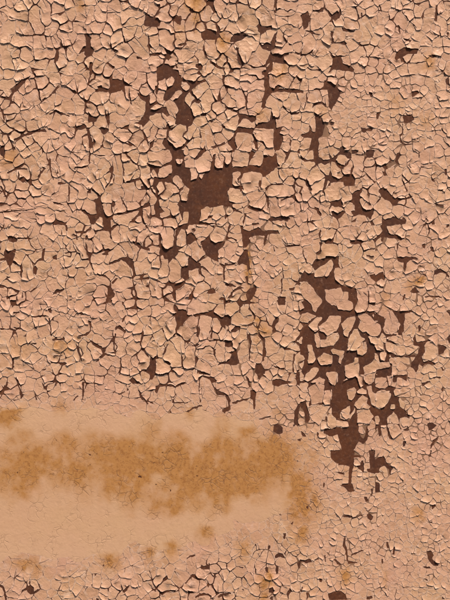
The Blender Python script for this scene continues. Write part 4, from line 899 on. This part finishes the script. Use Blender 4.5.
wall = bpy.data.objects.new('painted_wall', None)
scene.collection.objects.link(wall)
wall.location = (0, 0, ZC - 0.39)
wall.empty_display_size = 0.1
wall['label'] = 'weathered wall of cracked, curling salmon-beige paint over dark brown undercoat with a rusty band'
wall['category'] = 'wall'
wall['kind'] = 'thing'

def to_local(v):                             # mm on the wall -> metres in the wall's own frame
    return np.column_stack([(v[:, 0] - 225) / 1000, -v[:, 2] / 1000, (300 - v[:, 1]) / 1000 + 0.39])

def build_mesh(name, items, origin):
    vs, fs, at, smooth = [], [], [], []
    o = 0
    for it in items:
        _, v, F, wl_, att_ = it[:5]
        vs.append(to_local(v) - origin); at.append(att_)
        fs += [(f[0] + o, f[1] + o, f[2] + o) for f in F]
        smooth += [True] * len(F)
        fs += [tuple(x + o for x in w) for w in wl_]
        smooth += [False] * len(wl_)
        o += len(v)
    me = bpy.data.meshes.new(name)
    V = np.vstack(vs)
    me.from_pydata(V.tolist(), [], fs)
    me.polygons.foreach_set('use_smooth', smooth)
    ca = me.color_attributes.new('paint', 'FLOAT_COLOR', 'POINT')
    ca.data.foreach_set('color', np.vstack(at).astype(np.float32).ravel())
    me.update()
    return me

# the undercoat and what carries it: a slab whose front lies at height 0
x0, x1 = (U0 - 225) / 1000, (U1 - 225) / 1000
z0, z1 = (300 - V1) / 1000 + .39, (300 - V0) / 1000 + .39
t, bv_ = 0.012, 0.0015
vs = [(x0, 0, z0), (x1, 0, z0), (x1, 0, z1), (x0, 0, z1)]
vs += [(x0 - bv_, bv_, z0 - bv_), (x1 + bv_, bv_, z0 - bv_), (x1 + bv_, bv_, z1 + bv_), (x0 - bv_, bv_, z1 + bv_)]
vs += [(x0 - bv_, t, z0 - bv_), (x1 + bv_, t, z0 - bv_), (x1 + bv_, t, z1 + bv_), (x0 - bv_, t, z1 + bv_)]
fs = [(0, 1, 2, 3), (11, 10, 9, 8)]
for k in range(4):
    n = (k + 1) % 4
    fs += [(k, k + 4, n + 4, n), (k + 4, k + 8, n + 8, n + 4)]
me = bpy.data.meshes.new('undercoat'); me.from_pydata(vs, [], fs); me.update()
uc = link('undercoat', me, wall, under)
uc['label'] = 'dark brown undercoat showing where the paint has fallen off'

for it in [p for p in pieces if p[0] == 'band']:
    o = np.array(to_local(np.array([[it[6][0], it[6][1], 0.0]]))[0])
    b = link('smooth_paint_band', build_mesh('smooth_paint_band', [it], o), wall, paint)
    b.location = o
    b['label'] = 'smooth, nearly uncracked paint band with an orange-brown rust stain'
# a raised bead of paint across the left side
path = [(-90, 213.5), (-60, 213), (-30, 211.5), (0, 209.8), (14, 209.0), (26, 207.8), (38, 206.0), (48, 204.4), (55, 205.0), (62, 208.0), (69, 211.5)]
P = []
for (a0, b0), (a1, b1) in zip(path, path[1:]):
    for t_ in np.arange(0, 1, .1):
        P.append((a0 + (a1 - a0) * t_, b0 + (b1 - b0) * t_))
P = np.array(P); P[:, 1] += 1.0 * (fbm(P[:, 0] / 6, P[:, 0] * 0, 95, 3) - .5)
prof = [(-.75, 0.02), (-.6, .30), (-.25, .52), (.15, .58), (.5, .42), (.7, .02)]
vv, ff = [], []
for k, (a0, b0) in enumerate(P):
    w_ = (0.75 + .6 * float(vnoise(np.array(a0 / 4), np.array(0.5), 96))) * min(1.0, (len(P) - 1 - k) / 12)
    for x_, z_ in prof:
        vv.append((a0, b0 + x_ * w_, z_ * w_ + .16))
m_ = len(prof)
for k in range(len(P) - 1):
    for i_ in range(m_ - 1):
        q0 = k * m_ + i_
        ff += [(q0, q0 + m_, q0 + m_ + 1), (q0, q0 + m_ + 1, q0 + 1)]
vv = np.array(vv)
at_ = np.column_stack([np.full(len(vv), .9), np.zeros(len(vv)), np.full(len(vv), .2), np.ones(len(vv))])
pr = link('paint_ridge', build_mesh('paint_ridge', [('ridge', vv, ff, [], at_)], np.zeros(3)), wall, paint)
pr['label'] = 'thin pale raised ridge of paint running across the left side'
coats = [p for p in pieces if p[0] == 'coat']
if coats:
    oc = link('older_paint_coat', build_mesh('older_paint_coat', coats, np.zeros(3)), wall, coat)
    oc['label'] = 'thin grimy older coat showing in the hairline cracks'
flakes = [p for p in pieces if p[0] in ('flake', 'island')]
def shown(p):
    c = p[6]
    return p[5] if 0 < c[0] < 450 and 0 < c[1] < 600 else 0.0
flakes.sort(key=shown, reverse=True)
for it in flakes[:300]:
    o = to_local(np.array([[it[6][0], it[6][1], 0.0]]))[0]
    f = link('paint_flake', build_mesh('paint_flake', [it], o), wall, paint)
    f.location = o
rest = flakes[300:] + [p for p in pieces if p[0] == 'crumb']
sf = link('small_paint_flakes', build_mesh('small_paint_flakes', rest, np.zeros(3)), wall, paint)
sf['kind'] = 'stuff'
sf['label'] = 'fine net of small cracked paint flakes between the larger ones'
print('pieces', len(pieces), 'flakes', len(flakes), 'smallest single flake mm2', flakes[min(299, len(flakes) - 1)][5])
